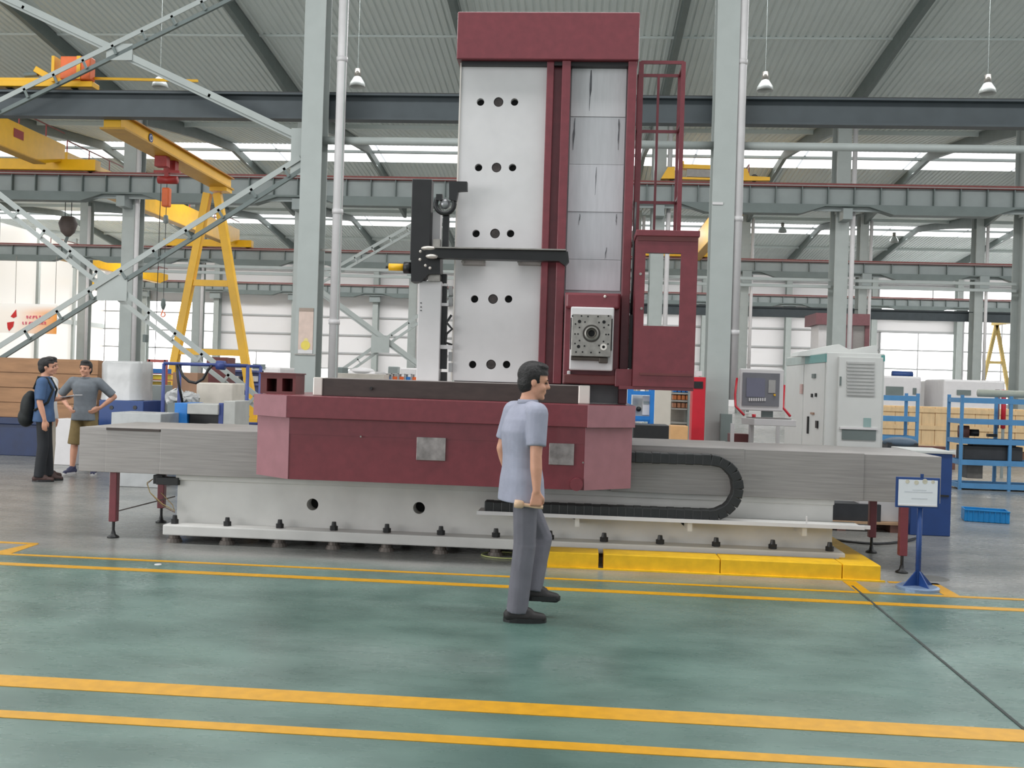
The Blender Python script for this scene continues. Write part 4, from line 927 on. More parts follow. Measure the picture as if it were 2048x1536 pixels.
rbox('cardboard_box', M('cardboard', (206, 160, 110), .7, var=.08), (1342, 852, 1376, 880), 17.0, .4, None, .006, True, 'tan cardboard box under the bin shelf', 'box')
rbox('switch_box', rafterm, (1441, 828, 1464, 882), 17.9, .15, None, .006, True, 'dark switch box right of the tall column foot', 'box')
# blue racks
def rack(label, xs, Y0, dep, levels, open_right=False):
    t = thing('steel_rack', label, 'rack', ((xs[0]+xs[-1])/2, Y0+dep/2, 0))
    p0 = MB().box(xs[0]-.025, xs[0]+.025, Y0-.02, Y0+.02, 0, 1.62).build('post', skyblue, t)
    for x in xs:
        for y in (0, dep):
            if (x, y) != (xs[0], 0): inst(p0, (x-xs[0], y, 0))
    for z in levels:
        MB().box(xs[0], xs[-1], Y0-.025, Y0+.015, z-.045, z+.045).build('front_beam', skyblue, t); MB().box(xs[0], xs[-1], Y0+dep-.015, Y0+dep+.025, z-.035, z+.035).build('rear_beam', skyblue, t)
        for x in (xs[0], xs[-1]): MB().box(x-.02, x+.02, Y0, Y0+dep, z-.04, z+.04).build('side_beam', skyblue, t)
        if z < 1.4: MB().box(xs[0]+.02, xs[-1]-.02, Y0+.02, Y0+dep-.02, z-.045, z-.03).build('shelf_board', M('rack_board', (170, 180, 186), .5), t)
    return t
rk = [P(1923, 850, 17.2).x, P(2021, 850, 17.2).x, P(2021, 850, 17.2).x*2-P(1923, 850, 17.2).x]
rack('blue steel rack holding dark castings at the right edge', rk, 17.2, .6, (1.53, 1.17, .83, .47, .07))
rk2 = [P(1740, 850, 17.4).x, P(1834, 850, 17.4).x]
rack('blue steel rack half hidden by the control cabinet', rk2, 17.4, .6, (1.53, 1.17, .83, .47, .07))
dk1 = M('dark_casting', (44, 46, 50), .5, var=.2); rust = M('rusty_part', (110, 72, 66), .6, var=.25)
t = thing('dark_casting', 'long black casting lying on the lower rack shelf', 'casting', (P(1990, 900, 17.3).x, 17.45, .52))
e = R(1928, 886, 2046, 912, 17.25, .35); MB().box(e[0], e[1], 17.25, 17.6, .515, e[5]-.06).build('block', dk1, t, bevel=.01); MB().box(e[0]+.15, e[1]-.1, 17.28, 17.5, e[5]-.06, e[5]).build('raised_pad', dk1, t, bevel=.01)
rbox('grey_block', M('block_grey', (96, 92, 88), .5, .2, .2), (1934, 921, 1966, 957), 17.3, .3, None, .01, False, 'upright dark grey block on the bottom rack shelf', 'block')
t = thing('drum_part', 'brownish drum with black hub on the middle rack shelf', 'casting', (P(1930, 870, 17.5).x, 17.5, .88)); q = P(1930, 862, 17.5)
MB().cyl((q.x-.12, 17.5, .985), (q.x+.05, 17.45, .985), .105, 18).build('drum', rust, t, smooth=True); MB().cyl((q.x+.05, 17.45, .97), (q.x+.2, 17.42, .97), .06, 16).build('hub', black, t, smooth=True)
rbox('small_tool', black, (1977, 868, 1995, 874), 17.35, .1, None, .004, False, 'small black tool lying on the middle rack shelf', 'tool')
e = R(1958, 794, 2070, 809, 17.4, .2); tag(MB().cyl((e[0], 17.45, 1.66), (e[1], 17.45, 1.66), .065, 14).build('long_tube', M('tube_greenish', (160, 164, 152), .5), smooth=True), 'long grey tube lying on top of the blue rack', 'tube')
for (x, mt, lab) in ((2006, redp, 'small red can standing behind the blue rack'), (1993, M('can_plum', (110, 84, 96), .5), 'small plum coloured can behind the blue rack')):
    s = P(x, 850, 20.0); tt = thing('can', lab, 'can', (s.x, 20, 0)); MB().cyl((s.x, 20, 0), (s.x, 20, 1.42), .03, 10).build('stem', midgrey, tt); MB().cyl((s.x, 20, .98), (s.x, 20, 1.75), .045, 14).build('body', mt, tt, smooth=True)
t = thing('covered_part', 'slate blue tarpaulin covered part in front of the hidden rack', 'cover', (P(1800, 885, 16.2).x, 16.2, 0)); q = P(1800, 885, 16.2)
MB().box(q.x-.24, q.x+.24, 16.05, 16.35, 0, q.z).build('pedestal', dk1, t); MB().ell(q, .28, .2, .09).build('tarpaulin', M('tarp_slate', (84, 100, 116), .6), t, smooth=True)
# pale wooden crates behind the racks
t = thing('wooden_crate', 'long pale wooden crate behind the blue racks', 'crate', (P(1930, 870, 24).x, 24.6, 0))
x0_, x1_ = P(1764, 840, 24).x, P(2110, 840, 24).x; zt5 = P(1850, 813, 24).z; zb5 = .32; x = x0_; i = 0
while x < x1_:
    MB().box(x+.006, min(x+.31, x1_)-.006, 24.0+.008*(i % 2), 24.03, zb5, zt5).build('plank', crate_w, t); x += .31; i += 1
for z in (zb5+.05, zt5-.09, (zb5+zt5)/2): MB().box(x0_, x1_, 23.965, 23.998, z-.05, z+.05).build('batten', crate_w, t)
MB().box(x0_, x1_, 24.03, 25.2, zb5, zt5-.01).build('crate_body', crate_w, t)
for k in range(5): MB().box(x0_+.2+k*1.0, x0_+.35+k*1.0, 24.0, 25.2, 0, zb5).build('skid', M('skid_brown', (120, 84, 66), .7), t)
t = thing('wood_beams', 'pile of brown timber beams in front of the pale crate', 'timber', (P(1870, 880, 22).x, 22, 0))
for k in range(3): MB().box(P(1770, 880, 22).x, P(1905, 880, 22).x, 21.8+.25*k, 22.0+.25*k, .0, .32+.07*k).build('beam', M('beam_brown', (112, 76, 66), .7, var=.2), t)
# white machine tools far right
def cnc(label, r, Y, wins, top=None):
    t = thing('white_machine', label, 'machine', (P((r[0]+r[2])/2, r[3], Y).x, Y+1, 0))
    e = R(*r, Y, 2.2); MB().box(e[0], e[1], Y, Y+2.2, 0, e[5]).build('enclosure', white, t, bevel=.08)
    for w in wins: MB().box(*R(*w, Y-.03, .06)).build('window', rafterm, t)
    MB().box(e[0]+.2, e[1]-.1, Y-.25, Y, 0, 1.0).build('chip_tray', white, t, bevel=.02)
    return t, e
t, e = cnc('white machining centre with blue motor on top behind control cabinet', (1762, 752, 1842, 860), 40.0, ((1772, 773, 1807, 790), (1826, 776, 1833, 789)))
s = P(1806, 749, 40.5); MB().cyl((s.x-.4, 40.6, s.z), (s.x+.4, 40.6, s.z), .14, 12).build('top_motor', blue, t, smooth=True); MB().box(s.x-.6, s.x+.6, 40.4, 40.8, e[5], s.z-.1).build('motor_bracket', rafterm, t)
cnc('white machine with small dark window between two blue racks', (1856, 762, 1886, 860), 43.5, ((1865, 778, 1880, 792),))
cnc('long white machining centre behind the right blue rack', (1886, 760, 2010, 870), 39.0, ((1914, 780, 1942, 790), (1964, 781, 1988, 790)))
# distant second boring mill
DYm = 60.0
t = thing('distant_boring_mill', 'distant maroon and white boring mill above the control cabinet', 'machine', (P(1697, 760, DYm).x, DYm+1, 0))
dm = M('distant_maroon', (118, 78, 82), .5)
MB().box(*R(1632, 627, 1740, 650, DYm, 3)).build('cap', dm, t); e = R(1636, 650, 1690, 760, DYm+.2, 2); MB().box(e[0], e[1], e[2], e[3], 0, e[5]).build('white_panel', white, t)
e = R(1690, 650, 1704, 760, DYm+.1, 2); MB().box(e[0], e[1], e[2], e[3], 0, e[5]).build('guide_rib', dm, t); e = R(1704, 650, 1729, 760, DYm+.2, 2); MB().box(e[0], e[1], e[2], e[3], 0, e[5]).build('guideway', iron, t)
e = R(1729, 650, 1738, 760, DYm+.1, 2); MB().box(e[0], e[1], e[2], e[3], 0, e[5]).build('guide_rib', dm, t)
# floor things right of the bed
nb = thing('blue_cabinet', 'navy blue steel cabinet at the end of the way cover', 'cabinet', (4.1, 11.6, 0))
e = R(1822, 907, 1903, 1072, 11.4, .9); MB().box(e[0], e[1], 11.4, 12.1, .0, e[5]).build('body', blue, nb, bevel=.008); MB().box(e[0]-.02, e[1]+.02, 11.38, 12.1, e[5], e[5]+.03).build('top_plate', cabw, nb, bevel=.004)
MB().box(e[0]+.03, e[1]-.03, 11.39, 11.4, .45, .47).build('door_seam', black, nb)
pt = thing('pallet', 'low wooden pallet lying behind the right end of the bed', 'pallet', (3.15, 11.9, 0))
for k in range(4): MB().box(2.3, 3.75, 11.5+.23*k, 11.69+.23*k, .09, .115).build('plank', M('pallet_wood', (170, 138, 108), .7, var=.15), pt)
for x in (2.35, 3.0, 3.6): MB().box(x, x+.1, 11.52, 12.35, 0, .09).build('skid', M('beam_brown', (112, 76, 66), .7), pt)
MB().box(*R(1664, 1006, 1762, 1040, 11.55, .3)).build('x', dk1).name = 'dark_case'
o = bpy.data.objects['dark_case']; tag(o, 'dark grey case resting on the low pallet', 'case'); o.location.z = .115
t = tag(MB().prism([(3.27, 11.62, .115), (3.74, 11.62, .115), (3.74, 11.62, .52), (3.27, 11.62, .52)], (0, .25, 0)).build('loose_sheet', white, bevel=.004), 'white panel leaning on the pallet behind the sign', 'panel')
hose = [Vector((2.45+.14*i, 11.0-.5*math.sin(math.pi*i/9), .02)) for i in range(10)]
tag(MB().tube(hose, .014, 8).build('floor_cable', black, smooth=True), 'black cable curving on the floor behind the right stands', 'cable')
cr = thing('plastic_crate', 'bright cyan plastic crate lying on the floor at right', 'crate', (5.24, 12.7, 0))
q0_, q1_ = G(1945, 1042), G(2028, 1050); cxm, cym = 5.23, 12.95
rotc = Matrix.Rotation(math.radians(-14), 3, 'Z')
def cb(c, sx_, sy_, sz_, nm): MB().obox(Vector((cxm, cym, 0))+rotc @ Vector(c), sx_, sy_, sz_, rotc).build(nm, cyan, cr, bevel=.004)
cb((0, -.16, .08), .52, .015, .15, 'front_wall'); cb((0, .16, .08), .52, .015, .15, 'back_wall'); cb((-.255, 0, .08), .015, .33, .15, 'side_wall'); cb((.255, 0, .08), .015, .33, .15, 'side_wall'); cb((0, 0, .008), .52, .33, .012, 'crate_floor')
for i in range(8): cb((-.22+i*.063, -.172, .08), .012, .012, .14, 'rib')
cb((0, -.172, .15), .53, .02, .018, 'rim')
# ================================================================== LEFT SIDE
t = thing('plywood_crate', 'large brown plywood crate behind the standing men', 'crate', (P(80, 830, 17).x, 17.5, .5))
e = R(-60, 716, 194, 836, 17.0, 1.2); zs = [e[4]+(e[5]-e[4])*k/4 for k in range(5)]
for k in range(4): MB().box(e[0], e[1], 17.0+.012*(k % 2), 17.06, zs[k]+.006, zs[k+1]-.006).build('plank', wood, t)
MB().box(e[0]+.01, e[1]-.01, 17.06, 18.2, e[4], e[5]-.01).build('crate_body', wood, t); zcr = e[4]
t = thing('machine_base', 'long dark blue machine base carrying the plywood crate', 'machine base', (P(60, 880, 17).x, 17.5, 0))  # blue base under the plywood crate
MB().box(e[0]-.3, e[1]-.1, 16.95, 18.2, .0, zcr-.12).build('base', M('deep_navy', (20, 40, 78), .5, var=.15), t, bevel=.01); MB().box(e[0]-.3, e[1]-.05, 16.9, 18.3, zcr-.12, zcr).build('top_plate', M('deep_navy', (20, 40, 78), .5), t, bevel=.01)
rbox('white_bin', white, (108, 838, 146, 886), 15.6, .4, None, .01, True, 'white box standing between the two standing men', 'box')
t = thing('wrapped_machine', 'machine wrapped in clear white plastic on a blue table', 'machine', (P(240, 850, 16.4).x, 16.9, 0))
e = R(197, 801, 286, 880, 16.4, .9); MB().box(e[0], e[1], 16.4, 17.3, 0, e[5]).build('blue_table', blue, t, bevel=.01)
for x in (223, 270): s = P(x, 815, 16.4); MB().cyl(s, s+Vector((0, -.01, 0)), .035, 14).build('hole', black, t)
e2 = R(202, 722, 283, 790, 16.6, .6)
m = MB(); zz = e[5]; n = 14
rings = []
random.seed(3)
for (zf, sc) in ((0, 1.0), (.3, .93), (.6, .96), (.93, .97), (1, .93)):
    z = zz+(e2[5]-zz)*zf; ring = []
    for i in range(28):
        a = 2*math.pi*i/28; cx_, sy_ = math.cos(a), math.sin(a); w = (e2[1]-e2[0])/2*sc; dd = .32*sc
        k = 1/max(abs(cx_), abs(sy_))**.97; ring.append(((e2[0]+e2[1])/2+w*cx_*k*(1+random.uniform(-.03, .03)), 16.85+dd*sy_*k, z+random.uniform(-.01, .01)))
    rings += ring
fs = [(r_*28+i, r_*28+(i+1) % 28, (r_+1)*28+(i+1) % 28, (r_+1)*28+i) for r_ in range(4) for i in range(28)] + [tuple(range(4*28, 5*28))]
MB().add(rings, fs).build('plastic_wrap', wrap, t, smooth=True)
rbox('grey_trough', M('trough_grey', (164, 166, 166), .4, .3), (222, 826, 322, 856), 13.0, .6, None, .01, True, 'low grey metal trough behind the left way cover', 'trough')
t = thing('tube_frame', 'dark blue tube frame with a black hose hung on it', 'frame', (P(410, 850, 14.5).x, 14.7, 0))
nav = M('frame_navy', (52, 68, 128), .45)
zt6 = P(410, 729, 14.5).z; xl6, xr6 = P(326, 790, 14.5).x, P(494, 790, 14.5).x
for x in (xl6, xr6):
    for Y in (14.5, 15.1): MB().cyl((x, Y, 0), (x, Y, zt6), .028, 10).build('post', nav, t, smooth=True)
for Y in (14.5, 15.1): MB().cyl((xl6, Y, zt6), (xr6, Y, zt6), .026, 10).build('top_tube', nav, t, smooth=True); MB().cyl((xl6, Y, .82), (xr6, Y, .82), .024, 10).build('lower_tube', nav, t, smooth=True)
MB().cyl(P(434, 730, 14.5), P(450, 731, 14.5), .07, 12).build('reel', nav, t, smooth=True)
hp = [P(357, 729, 14.46), P(366, 752, 14.46), P(378, 763, 14.46), P(392, 766, 14.46), P(406, 758, 14.46), P(416, 740, 14.46), P(424, 731, 14.46)]
MB().tube(hp, .022, 8).build('hose', black, t, smooth=True); MB().tube([P(353, 729, 14.46), P(357, 765, 14.46), P(365, 805, 14.46)], .02, 8).build('hose', black, t, smooth=True)
t = thing('blue_grey_machine', 'small blue machine with grey slab top behind the way cover', 'machine', (P(395, 850, 13.6).x, 13.9, 0))
e = R(348, 806, 374, 880, 13.6, .6); MB().box(e[0], e[1], 13.6, 14.2, 0, e[5]).build('side_block', bbl, t, bevel=.01)
e = R(374, 808, 436, 829, 13.55, .6); MB().box(e[0], e[1], e[2], e[3], e[4], e[5]).build('slab', M('slab_grey', (170, 170, 166), .45), t, bevel=.01); MB().box(e[0], e[1], 13.65, 14.1, 0, e[4]).build('recess', black, t)
e = R(436, 806, 446, 880, 13.6, .6); MB().box(e[0], e[1], 13.6, 14.2, 0, e[5]).build('side_block', nav, t, bevel=.01)
e = R(446, 802, 470, 880, 13.6, .6); MB().box(e[0], e[1], 13.6, 14.2, 0, e[5]).build('grey_block', M('slab_grey', (170, 170, 166), .45), t, bevel=.01)
rbox('maroon_box', M('dark_maroon', (104, 52, 52), .5), (412, 714, 453, 772), 19.0, .5, None, .01, True, 'dark maroon box standing behind the blue tube frame', 'box')
rbox('brown_carton', M('carton_brown', (150, 116, 92), .7), (345, 745, 395, 790), 17.2, .5, None, .006, True, 'brown carton behind the blue tube frame', 'box')
rbox('pale_sheet_box', M('sheet_beige', (206, 198, 186), .5), (392, 766, 465, 812), 16.0, .6, None, .02, True, 'pale beige sheet covered block under the cross bracing', 'block')
t = thing('wrapped_parts', 'small parts under crumpled clear plastic left of beige block', 'parts', (P(360, 800, 15.6).x, 15.8, 0))
e = R(334, 806, 398, 880, 15.5, .5); MB().box(e[0], e[1], 15.5, 16.0, 0, e[5]).build('stand', midgrey, t)
for (x_, y_, a_, b__, c__) in ((352, 796, .17, .15, .15), (380, 797, .15, .13, .11)):
    wm = MB().ell(P(x_, y_, 15.7), a_, b__, c__, None, 16, 9)
    for v_ in wm.v: v_ += Vector((random.uniform(-.03, .03), random.uniform(-.03, .03), random.uniform(-.03, .03)))
    wm.build('plastic_wrap', wrap, t)
t = thing('red_rack', 'small red frame rack with yellow boxes behind the wrapped machine', 'rack', (P(313, 800, 20).x, 20, 0))
rr_ = M('rack_red', (176, 84, 76), .5); e = R(296, 719, 330, 800, 20.0, .4)
for x in (e[0], e[1]): MB().box(x-.03, x+.03, 20.0, 20.06, 0, e[5]).build('post', rr_, t)
MB().box(e[0], e[1], 20, 20.06, e[5]-.06, e[5]).build('top_bar', rr_, t)
for (y, mt) in ((740, bbl), (752, M('box_yellow', (220, 206, 70), .5)), (766, M('box_ochre', (170, 150, 60), .5))): z = P(313, y, 20).z; MB().box(e[0]+.04, e[1]-.04, 20.05, 20.4, z-.07, z+.03).build('box', mt, t); MB().box(e[0], e[1], 20.0, 20.45, z-.09, z-.07).build('shelf', rr_, t)
rbox('grey_bench', midgrey, (283, 770, 325, 792), 18.0, .5, None, .01, True, 'low grey bench right of the wrapped machine', 'bench')
# machines and shelves beyond the gantry
t, e = cnc('row of white machines far behind the yellow gantry leg', (450, 733, 560, 800), 36.0, ((470, 726, 500, 735), (505, 728, 530, 738)))
t = thing('blue_shelf', 'blue shelf with pale boxes right of the yellow gantry leg', 'shelf', (P(480, 800, 26).x, 26.3, 0))
e = R(447, 740, 512, 800, 26.0, .6); MB().box(e[0], e[1], 26.5, 26.6, 0, e[5]).build('back_panel', nav, t)
for y in (742, 768): z = P(480, y, 26).z; MB().box(e[0], e[1], 26, 26.6, z-.03, z+.03).build('shelf_board', nav, t)
for i, x in enumerate((452, 466, 486, 498)): MB().box(*R(x, 752, x+11, 763, 26.1, .3)).build('box', (cyan if i == 0 else white), t)
# work table and bins seen between the tool changer and the downpipe
t = thing('work_table', 'long beige work table behind the saddle', 'table', (P(720, 800, 19.5).x, 20, 0))
e = R(655, 747, 767, 775, 19.5, 1.0); MB().box(e[0], e[1], 19.5, 20.5, e[4], e[5]).build('top', M('table_beige', (200, 192, 182), .5), t, bevel=.01)
for x in (e[0]+.08, e[1]-.08):
    for Y in (19.6, 20.4): MB().box(x-.04, x+.04, Y-.04, Y+.04, 0, e[4]).build('leg', midgrey, t)
bt = thing('bin_table', 'white table carrying the row of small bins', 'table', (P(805, 800, 20).x, 20.3, 0))
e = R(772, 762, 838, 790, 20.0, .6); MB().box(e[0], e[1], 20, 20.6, e[4]+.2, e[5]).build('top', white, bt)
for x in (e[0]+.05, e[1]-.05): MB().box(x-.03, x+.03, 20.05, 20.1, 0, e[4]+.2).build('leg', midgrey, bt); MB().box(x-.03, x+.03, 20.5, 20.55, 0, e[4]+.2).build('leg', midgrey, bt)
zb7 = e[5]
for i in range(5):
    x0_ = 770.5+i*13.2; cb_ = (bbl, orange, orange, bbl, orange)[i]
    q = P(x0_+6, 755, 20.1); tt = thing('parts_bin', ('white parts bin with blue contents at the left end of the bin row', 'white parts bin with orange contents, second from the left', 'white parts bin with orange contents in the middle of the row', 'white parts bin with blue contents, second from the tool post', 'white parts bin with orange contents touching the tool post')[i], 'bin', (q.x, 20.2, zb7), 'small parts bins')
    w = .062
    MB().box(q.x-w, q.x+w, 20.1, 20.4, zb7, zb7+.012).build('bin_floor', white, tt); MB().box(q.x-w, q.x-w+.01, 20.1, 20.4, zb7, zb7+.15).build('bin_side', white, tt); MB().box(q.x+w-.01, q.x+w, 20.1, 20.4, zb7, zb7+.15).build('bin_side', white, tt)
    MB().box(q.x-w, q.x+w, 20.1, 20.4, zb7+.14, zb7+.15).build('bin_top', white, tt); MB().box(q.x-w+.012, q.x+w-.012, 20.13, 20.35, zb7+.012, zb7+.09).build('contents', cb_, tt, bevel=.01)
t, e = cnc('distant white lathe behind the work table', (690, 742, 750, 790), 38.0, ((700, 748, 712, 756), (722, 748, 734, 756)))
MB().ell(P(725, 742, 38.2), .5, .3, .14).build('hood', white, t, smooth=True)
rbox('grey_monitor', midgrey, (776, 733, 795, 748), 30.0, .4, None, .02, True, 'grey cabinet top far behind the row of bins', 'cabinet')
rbox('dark_machine', rafterm, (660, 734, 686, 752), 34.0, .8, None, .04, True, 'dark distant machine right of the downpipe', 'machine')
rbox('pale_machine', white, (800, 736, 834, 752), 33.0, .8, None, .04, True, 'pale distant machine behind the row of bins', 'machine')
# banner
bn = thing('banner', 'white and orange banner with red ribbon shape at the left edge', 'banner', (P(50, 640, 64).x, 64, P(50, 667, 64).z))
def bannermat():
    m = bpy.data.materials.new('banner_print'); m.use_nodes = True; nt = m.node_tree; b = nt.nodes['Principled BSDF']; N = nt.nodes.new; L = nt.links.new
    tc_ = N('ShaderNodeTexCoord'); sp = N('ShaderNodeSeparateXYZ'); L(tc_.outputs['Generated'], sp.inputs[0])
    r1 = N('ShaderNodeValToRGB'); r1.color_ramp.elements[0].position = .45; r1.color_ramp.elements[0].color = lin((255, 246, 236))+(1,); r1.color_ramp.elements[1].color = lin((244, 160, 70))+(1,); L(sp.outputs[0], r1.inputs[0])
    r2 = N('ShaderNodeMapRange'); r2.inputs[1].default_value = .95; r2.inputs[2].default_value = .7; L(sp.outputs[2], r2.inputs[0])
    mx = N('ShaderNodeMix'); mx.data_type = 'RGBA'; mx.inputs[6].default_value = lin((255, 250, 244))+(1,); L(r2.outputs[0], mx.inputs[0]); L(r1.outputs[0], mx.inputs[7]); L(mx.outputs[2], b.inputs['Base Color'])
    b.inputs['Roughness'].default_value = .6; return m
e = R(-40, 607, 113, 666, 64.0, .05); MB().box(*e).build('cloth', bannermat(), bn)
rb = M('ribbon_red', (200, 40, 40), .6); bp_ = lambda x, y: P(x, y, 63.97)
MB().prism([bp_(21, 633), bp_(32, 619), bp_(33, 633), bp_(27, 636)], (0, .02, 0)).build('ribbon', rb, bn); MB().prism([bp_(14, 645), bp_(28, 643), bp_(26, 653), bp_(18, 662), bp_(15, 656)], (0, .02, 0)).build('ribbon', rb, bn)
pk = M('glyph_pink', (226, 70, 120), .6); random.seed(11)
for (x0_, y, n_) in ((54, 634, 8), (46, 646, 8)):
    for i in range(n_):
        cx_ = x0_+i*6.3
        g = MB()
        for k in range(3): dx_, dy_ = random.uniform(-2, .5), -2+k*2; a, b2 = bp_(cx_+dx_, y+dy_), bp_(cx_+dx_+random.uniform(2, 3.4), y+dy_); g.bar(a, b2, .02, .028)
        g.bar(bp_(cx_+random.uniform(-1.5, 1), y-2.6), bp_(cx_+random.uniform(-1.5, 1), y+2.8), .02, .028); g.build('character', pk, bn)
for x in (30, 110): s = P(x, 607, 64); MB().cyl((s.x, 64.02, s.z), (s.x, 64.02, 9.2), .02, 6).build('cord', steel, bn)
# poster on the near column
ps = thing('poster', 'faded pinkish poster with a yellow mark on the left column', 'poster', (P(611, 700, 18.15).x, 18.15, P(611, 706, 18.15).z))
YP = YA-.225
e = R(597, 618, 626, 707, YP-.006, .005); MB().box(*e).build('sheet', M('poster_pink', (206, 184, 172), .5, var=.08, scale=7), ps)
MB().box(e[0], e[1], YP-.008, YP-.001, e[5]-.05, e[5]+.02).build('top_strip', M('poster_brown', (150, 134, 122), .5), ps); MB().box(e[0], e[1], YP-.0075, YP-.001, e[4], e[4]+.07).build('bottom_strip', white, ps)
s = P(611, 694, YP); MB().lathe([(0, 0), (.09, 0), (.09, .004), (0, .004)], (s.x, YP-.006, s.z+.03), (0, -1, 0), 18).build('yellow_mark', M('mark_yellow', (220, 200, 90), .5), ps)
s = P(612, 683, YP); MB().lathe([(0, 0), (.045, 0), (.045, .003), (0, .003)], (s.x, YP-.006, s.z+.02), (0, -1, 0), 14).build('pale_mark', M('mark_pale', (222, 206, 140), .5), ps)
# wall-mounted speaker boxes on columns, small litter on floor
s = P(432//1, 600, 30); rbox('column_box', rafterm, (285, 669, 291, 684), 41.7, .3, None, .01, False, 'small dark box on the column behind the wrapped machine', 'box')
q = G(316, 1129); tag(MB().lathe([(0, 0), (.03, 0), (.028, .004), (0, .005)], q, n=12).build('paper_scrap', white), 'white scrap lying on the floor between the yellow lines', 'scrap')
q = G(1865, 1157); tag(MB().lathe([(0, 0), (.14, 0), (.13, .004), (0, .004)], q, n=24).build('oil_mat', M('oil_mat', (92, 92, 90), .6)), 'flat grey disc lying on the floor behind the sign base', 'mat')
q = G(1010, 1112); lp = [q+Vector((.22*math.cos(i*.42), .16*math.sin(i*.42), .008)) for i in range(16)]
tag(MB().tube(lp, .006, 6).build('wire_loop', M('wire_green', (190, 196, 130), .5), smooth=True), 'thin yellow green wire loop on the floor by the bed', 'wire')
# ================================================================== PEOPLE
def hand(m, w, d, n, s, curl, sc=1.0, stretch=True):
    """w wrist, d along the hand, n out of the palm, s towards the thumb"""
    w = Vector(w); d = Vector(d).normalized(); n = Vector(n).normalized(); s = Vector(s).normalized()
    for k, (o, L) in enumerate(((.030, .070), (.010, .078), (-.011, .073), (-.030, .057))):
        kn = w + d*(.088*sc) + s*(o*sc); m.rc(w + d*.01 + s*(o*.6*sc), kn, .0125*sc, .0105*sc)
        p = kn; a = 0.0
        for j, fr in enumerate((.48, .3, .22)):
            a += curl*(0.85 if j == 0 else 1.0)
            dv = d*math.cos(a) + n*math.sin(a); q = p + dv*(L*fr*sc*1.15); m.rc(p, q, (.0100-.0008*j)*sc, (.0094-.0008*j)*sc); p = q
    tb = w + d*.025*sc + s*.022*sc; t1 = tb + (d*.6+s*.55+n*.35).normalized()*.04*sc; t2 = t1 + (d*.85+n*(.25+.3*curl)).normalized()*.034*sc; t3 = t2+(d*.7-s*.2*curl+n*.5*curl).normalized()*.026*sc
    m.rc(tb, t1, .0145*sc, .0115*sc); m.rc(t1, t2, .0112*sc, .0102*sc); m.rc(t2, t3, .0102*sc, .0088*sc)
def person(label, loc, ang, J, shirt, trousers, shoe, vox=.008, shorts=False, sleeve=.55, shirt_hem=.86, hair_len=0, sole=None, hems=True, belly=1.0):
    """J: joints in the person's frame, x forward, y to the left, z up, metres for a 1.72 m figure"""
    t = thing('person', label, 'person', loc); rot = Matrix.Rotation(ang, 3, 'Z'); o = Vector(loc)
    W = lambda p: o + rot @ Vector(p)
    D = lambda p: rot @ Vector(p)
    hipc, ch, nk, hc = [Vector(J[k]) for k in ('hip', 'chest', 'neck', 'head')]
    hd = J.get('face', 0.0); hr = rot @ Matrix.Rotation(hd, 3, 'Z') @ Matrix.Rotation(J.get('nod', 0.0), 3, 'Y'); H = lambda p: W(hc) + hr @ Vector(p)
    tw = rot @ Matrix.Rotation(J.get('twist', 0.0), 3, 'Z')
    b = MB()
    b.ell(H((-.008, 0, .035)), .098, .077, .098, hr, 18, 12); b.ell(H((.012, 0, -.03)), .078, .064, .085, hr, 16, 10); b.ell(H((.042, 0, -.078)), .042, .044, .035, hr, 12, 8)
    b.ell(H((.075, 0, .022)), .022, .05, .016, hr, 12, 8)                                  # brow
    b.rc(H((.086, 0, .012)), H((.104, 0, -.022)), .010, .0145); b.ell(H((.094, .012, -.026)), .009, .009, .008, hr, 8, 6); b.ell(H((.094, -.012, -.026)), .009, .009, .008, hr, 8, 6)
    b.ell(H((.082, 0, -.053)), .013, .024, .007, hr, 10, 6); b.ell(H((.08, 0, -.065)), .013, .021, .007, hr, 10, 6); b.ell(H((.07, 0, -.098)), .02, .024, .016, hr, 10, 6)
    for s in (-1, 1): b.ell(H((-.008, s*.077, -.005)), .018, .009, .03, hr, 10, 8); b.ell(H((.055, s*.036, -.03)), .03, .026, .03, hr, 10, 8)
    b.rc(W(nk), H((-.015, 0, -.06)), .058, .054); b.rc(W(nk), W(nk-Vector((0, 0, .06))), .06, .075)
    b.ell(W(ch), .105, .155, .17, tw); b.ell(W(hipc.lerp(ch, .5)), .095, .135, .16, tw); b.ell(W(hipc), .105, .15, .12, tw)
    for s, k in ((1, 'L'), (-1, 'R')):
        sh, el, wr = [Vector(J[q+k]) for q in ('sh', 'el', 'wr')]
        b.rc(W(sh), W(el), .050, .040); b.rc(W(el), W(el.lerp(wr, .35)), .040, .041); b.rc(W(el.lerp(wr, .35)), W(wr), .041, .026)
        b.rc(W(ch+Vector((0, s*.05, .1))), W(sh), .06, .055)
        hp, kn, an = [Vector(J[q+k]) for q in ('hp', 'kn', 'an')]
        b.rc(W(hp), W(kn), .082, .055); b.rc(W(kn), W(kn.lerp(an, .35)), .053, .055); b.rc(W(kn.lerp(an, .35)), W(an), .055, .036)
        hh = J['hand'+k]; hand(b, W(wr), D(hh[0]), D(hh[1]), D(hh[2]), hh[3])
        td = Vector(J.get('toe'+k, (1, 0, 0))).normalized(); b.rc(W(an+Vector((0, 0, -.03))-td*.03), W(an+td*.13+Vector((0, 0, -.06))), .034, .028)
    remesh(b, 'body', skin, t, vox, 3)
    # eyes and hair
    for s in (-1, 1):
        MB().ell(H((.0805, s*.031, .004)), .0095, .012, .006, hr, 10, 8).build('eye', M('eye_dark', (52, 36, 30), .4), t, smooth=True)
        MB().ell(H((.0885, s*.031, .004)), .003, .0055, .0055, hr, 8, 6).build('iris', black, t, smooth=True)
        MB().rc(H((.094, s*.018, .026)), H((.084, s*.052, .027)), .0045, .003).build('eyebrow', hairm, t, smooth=True)
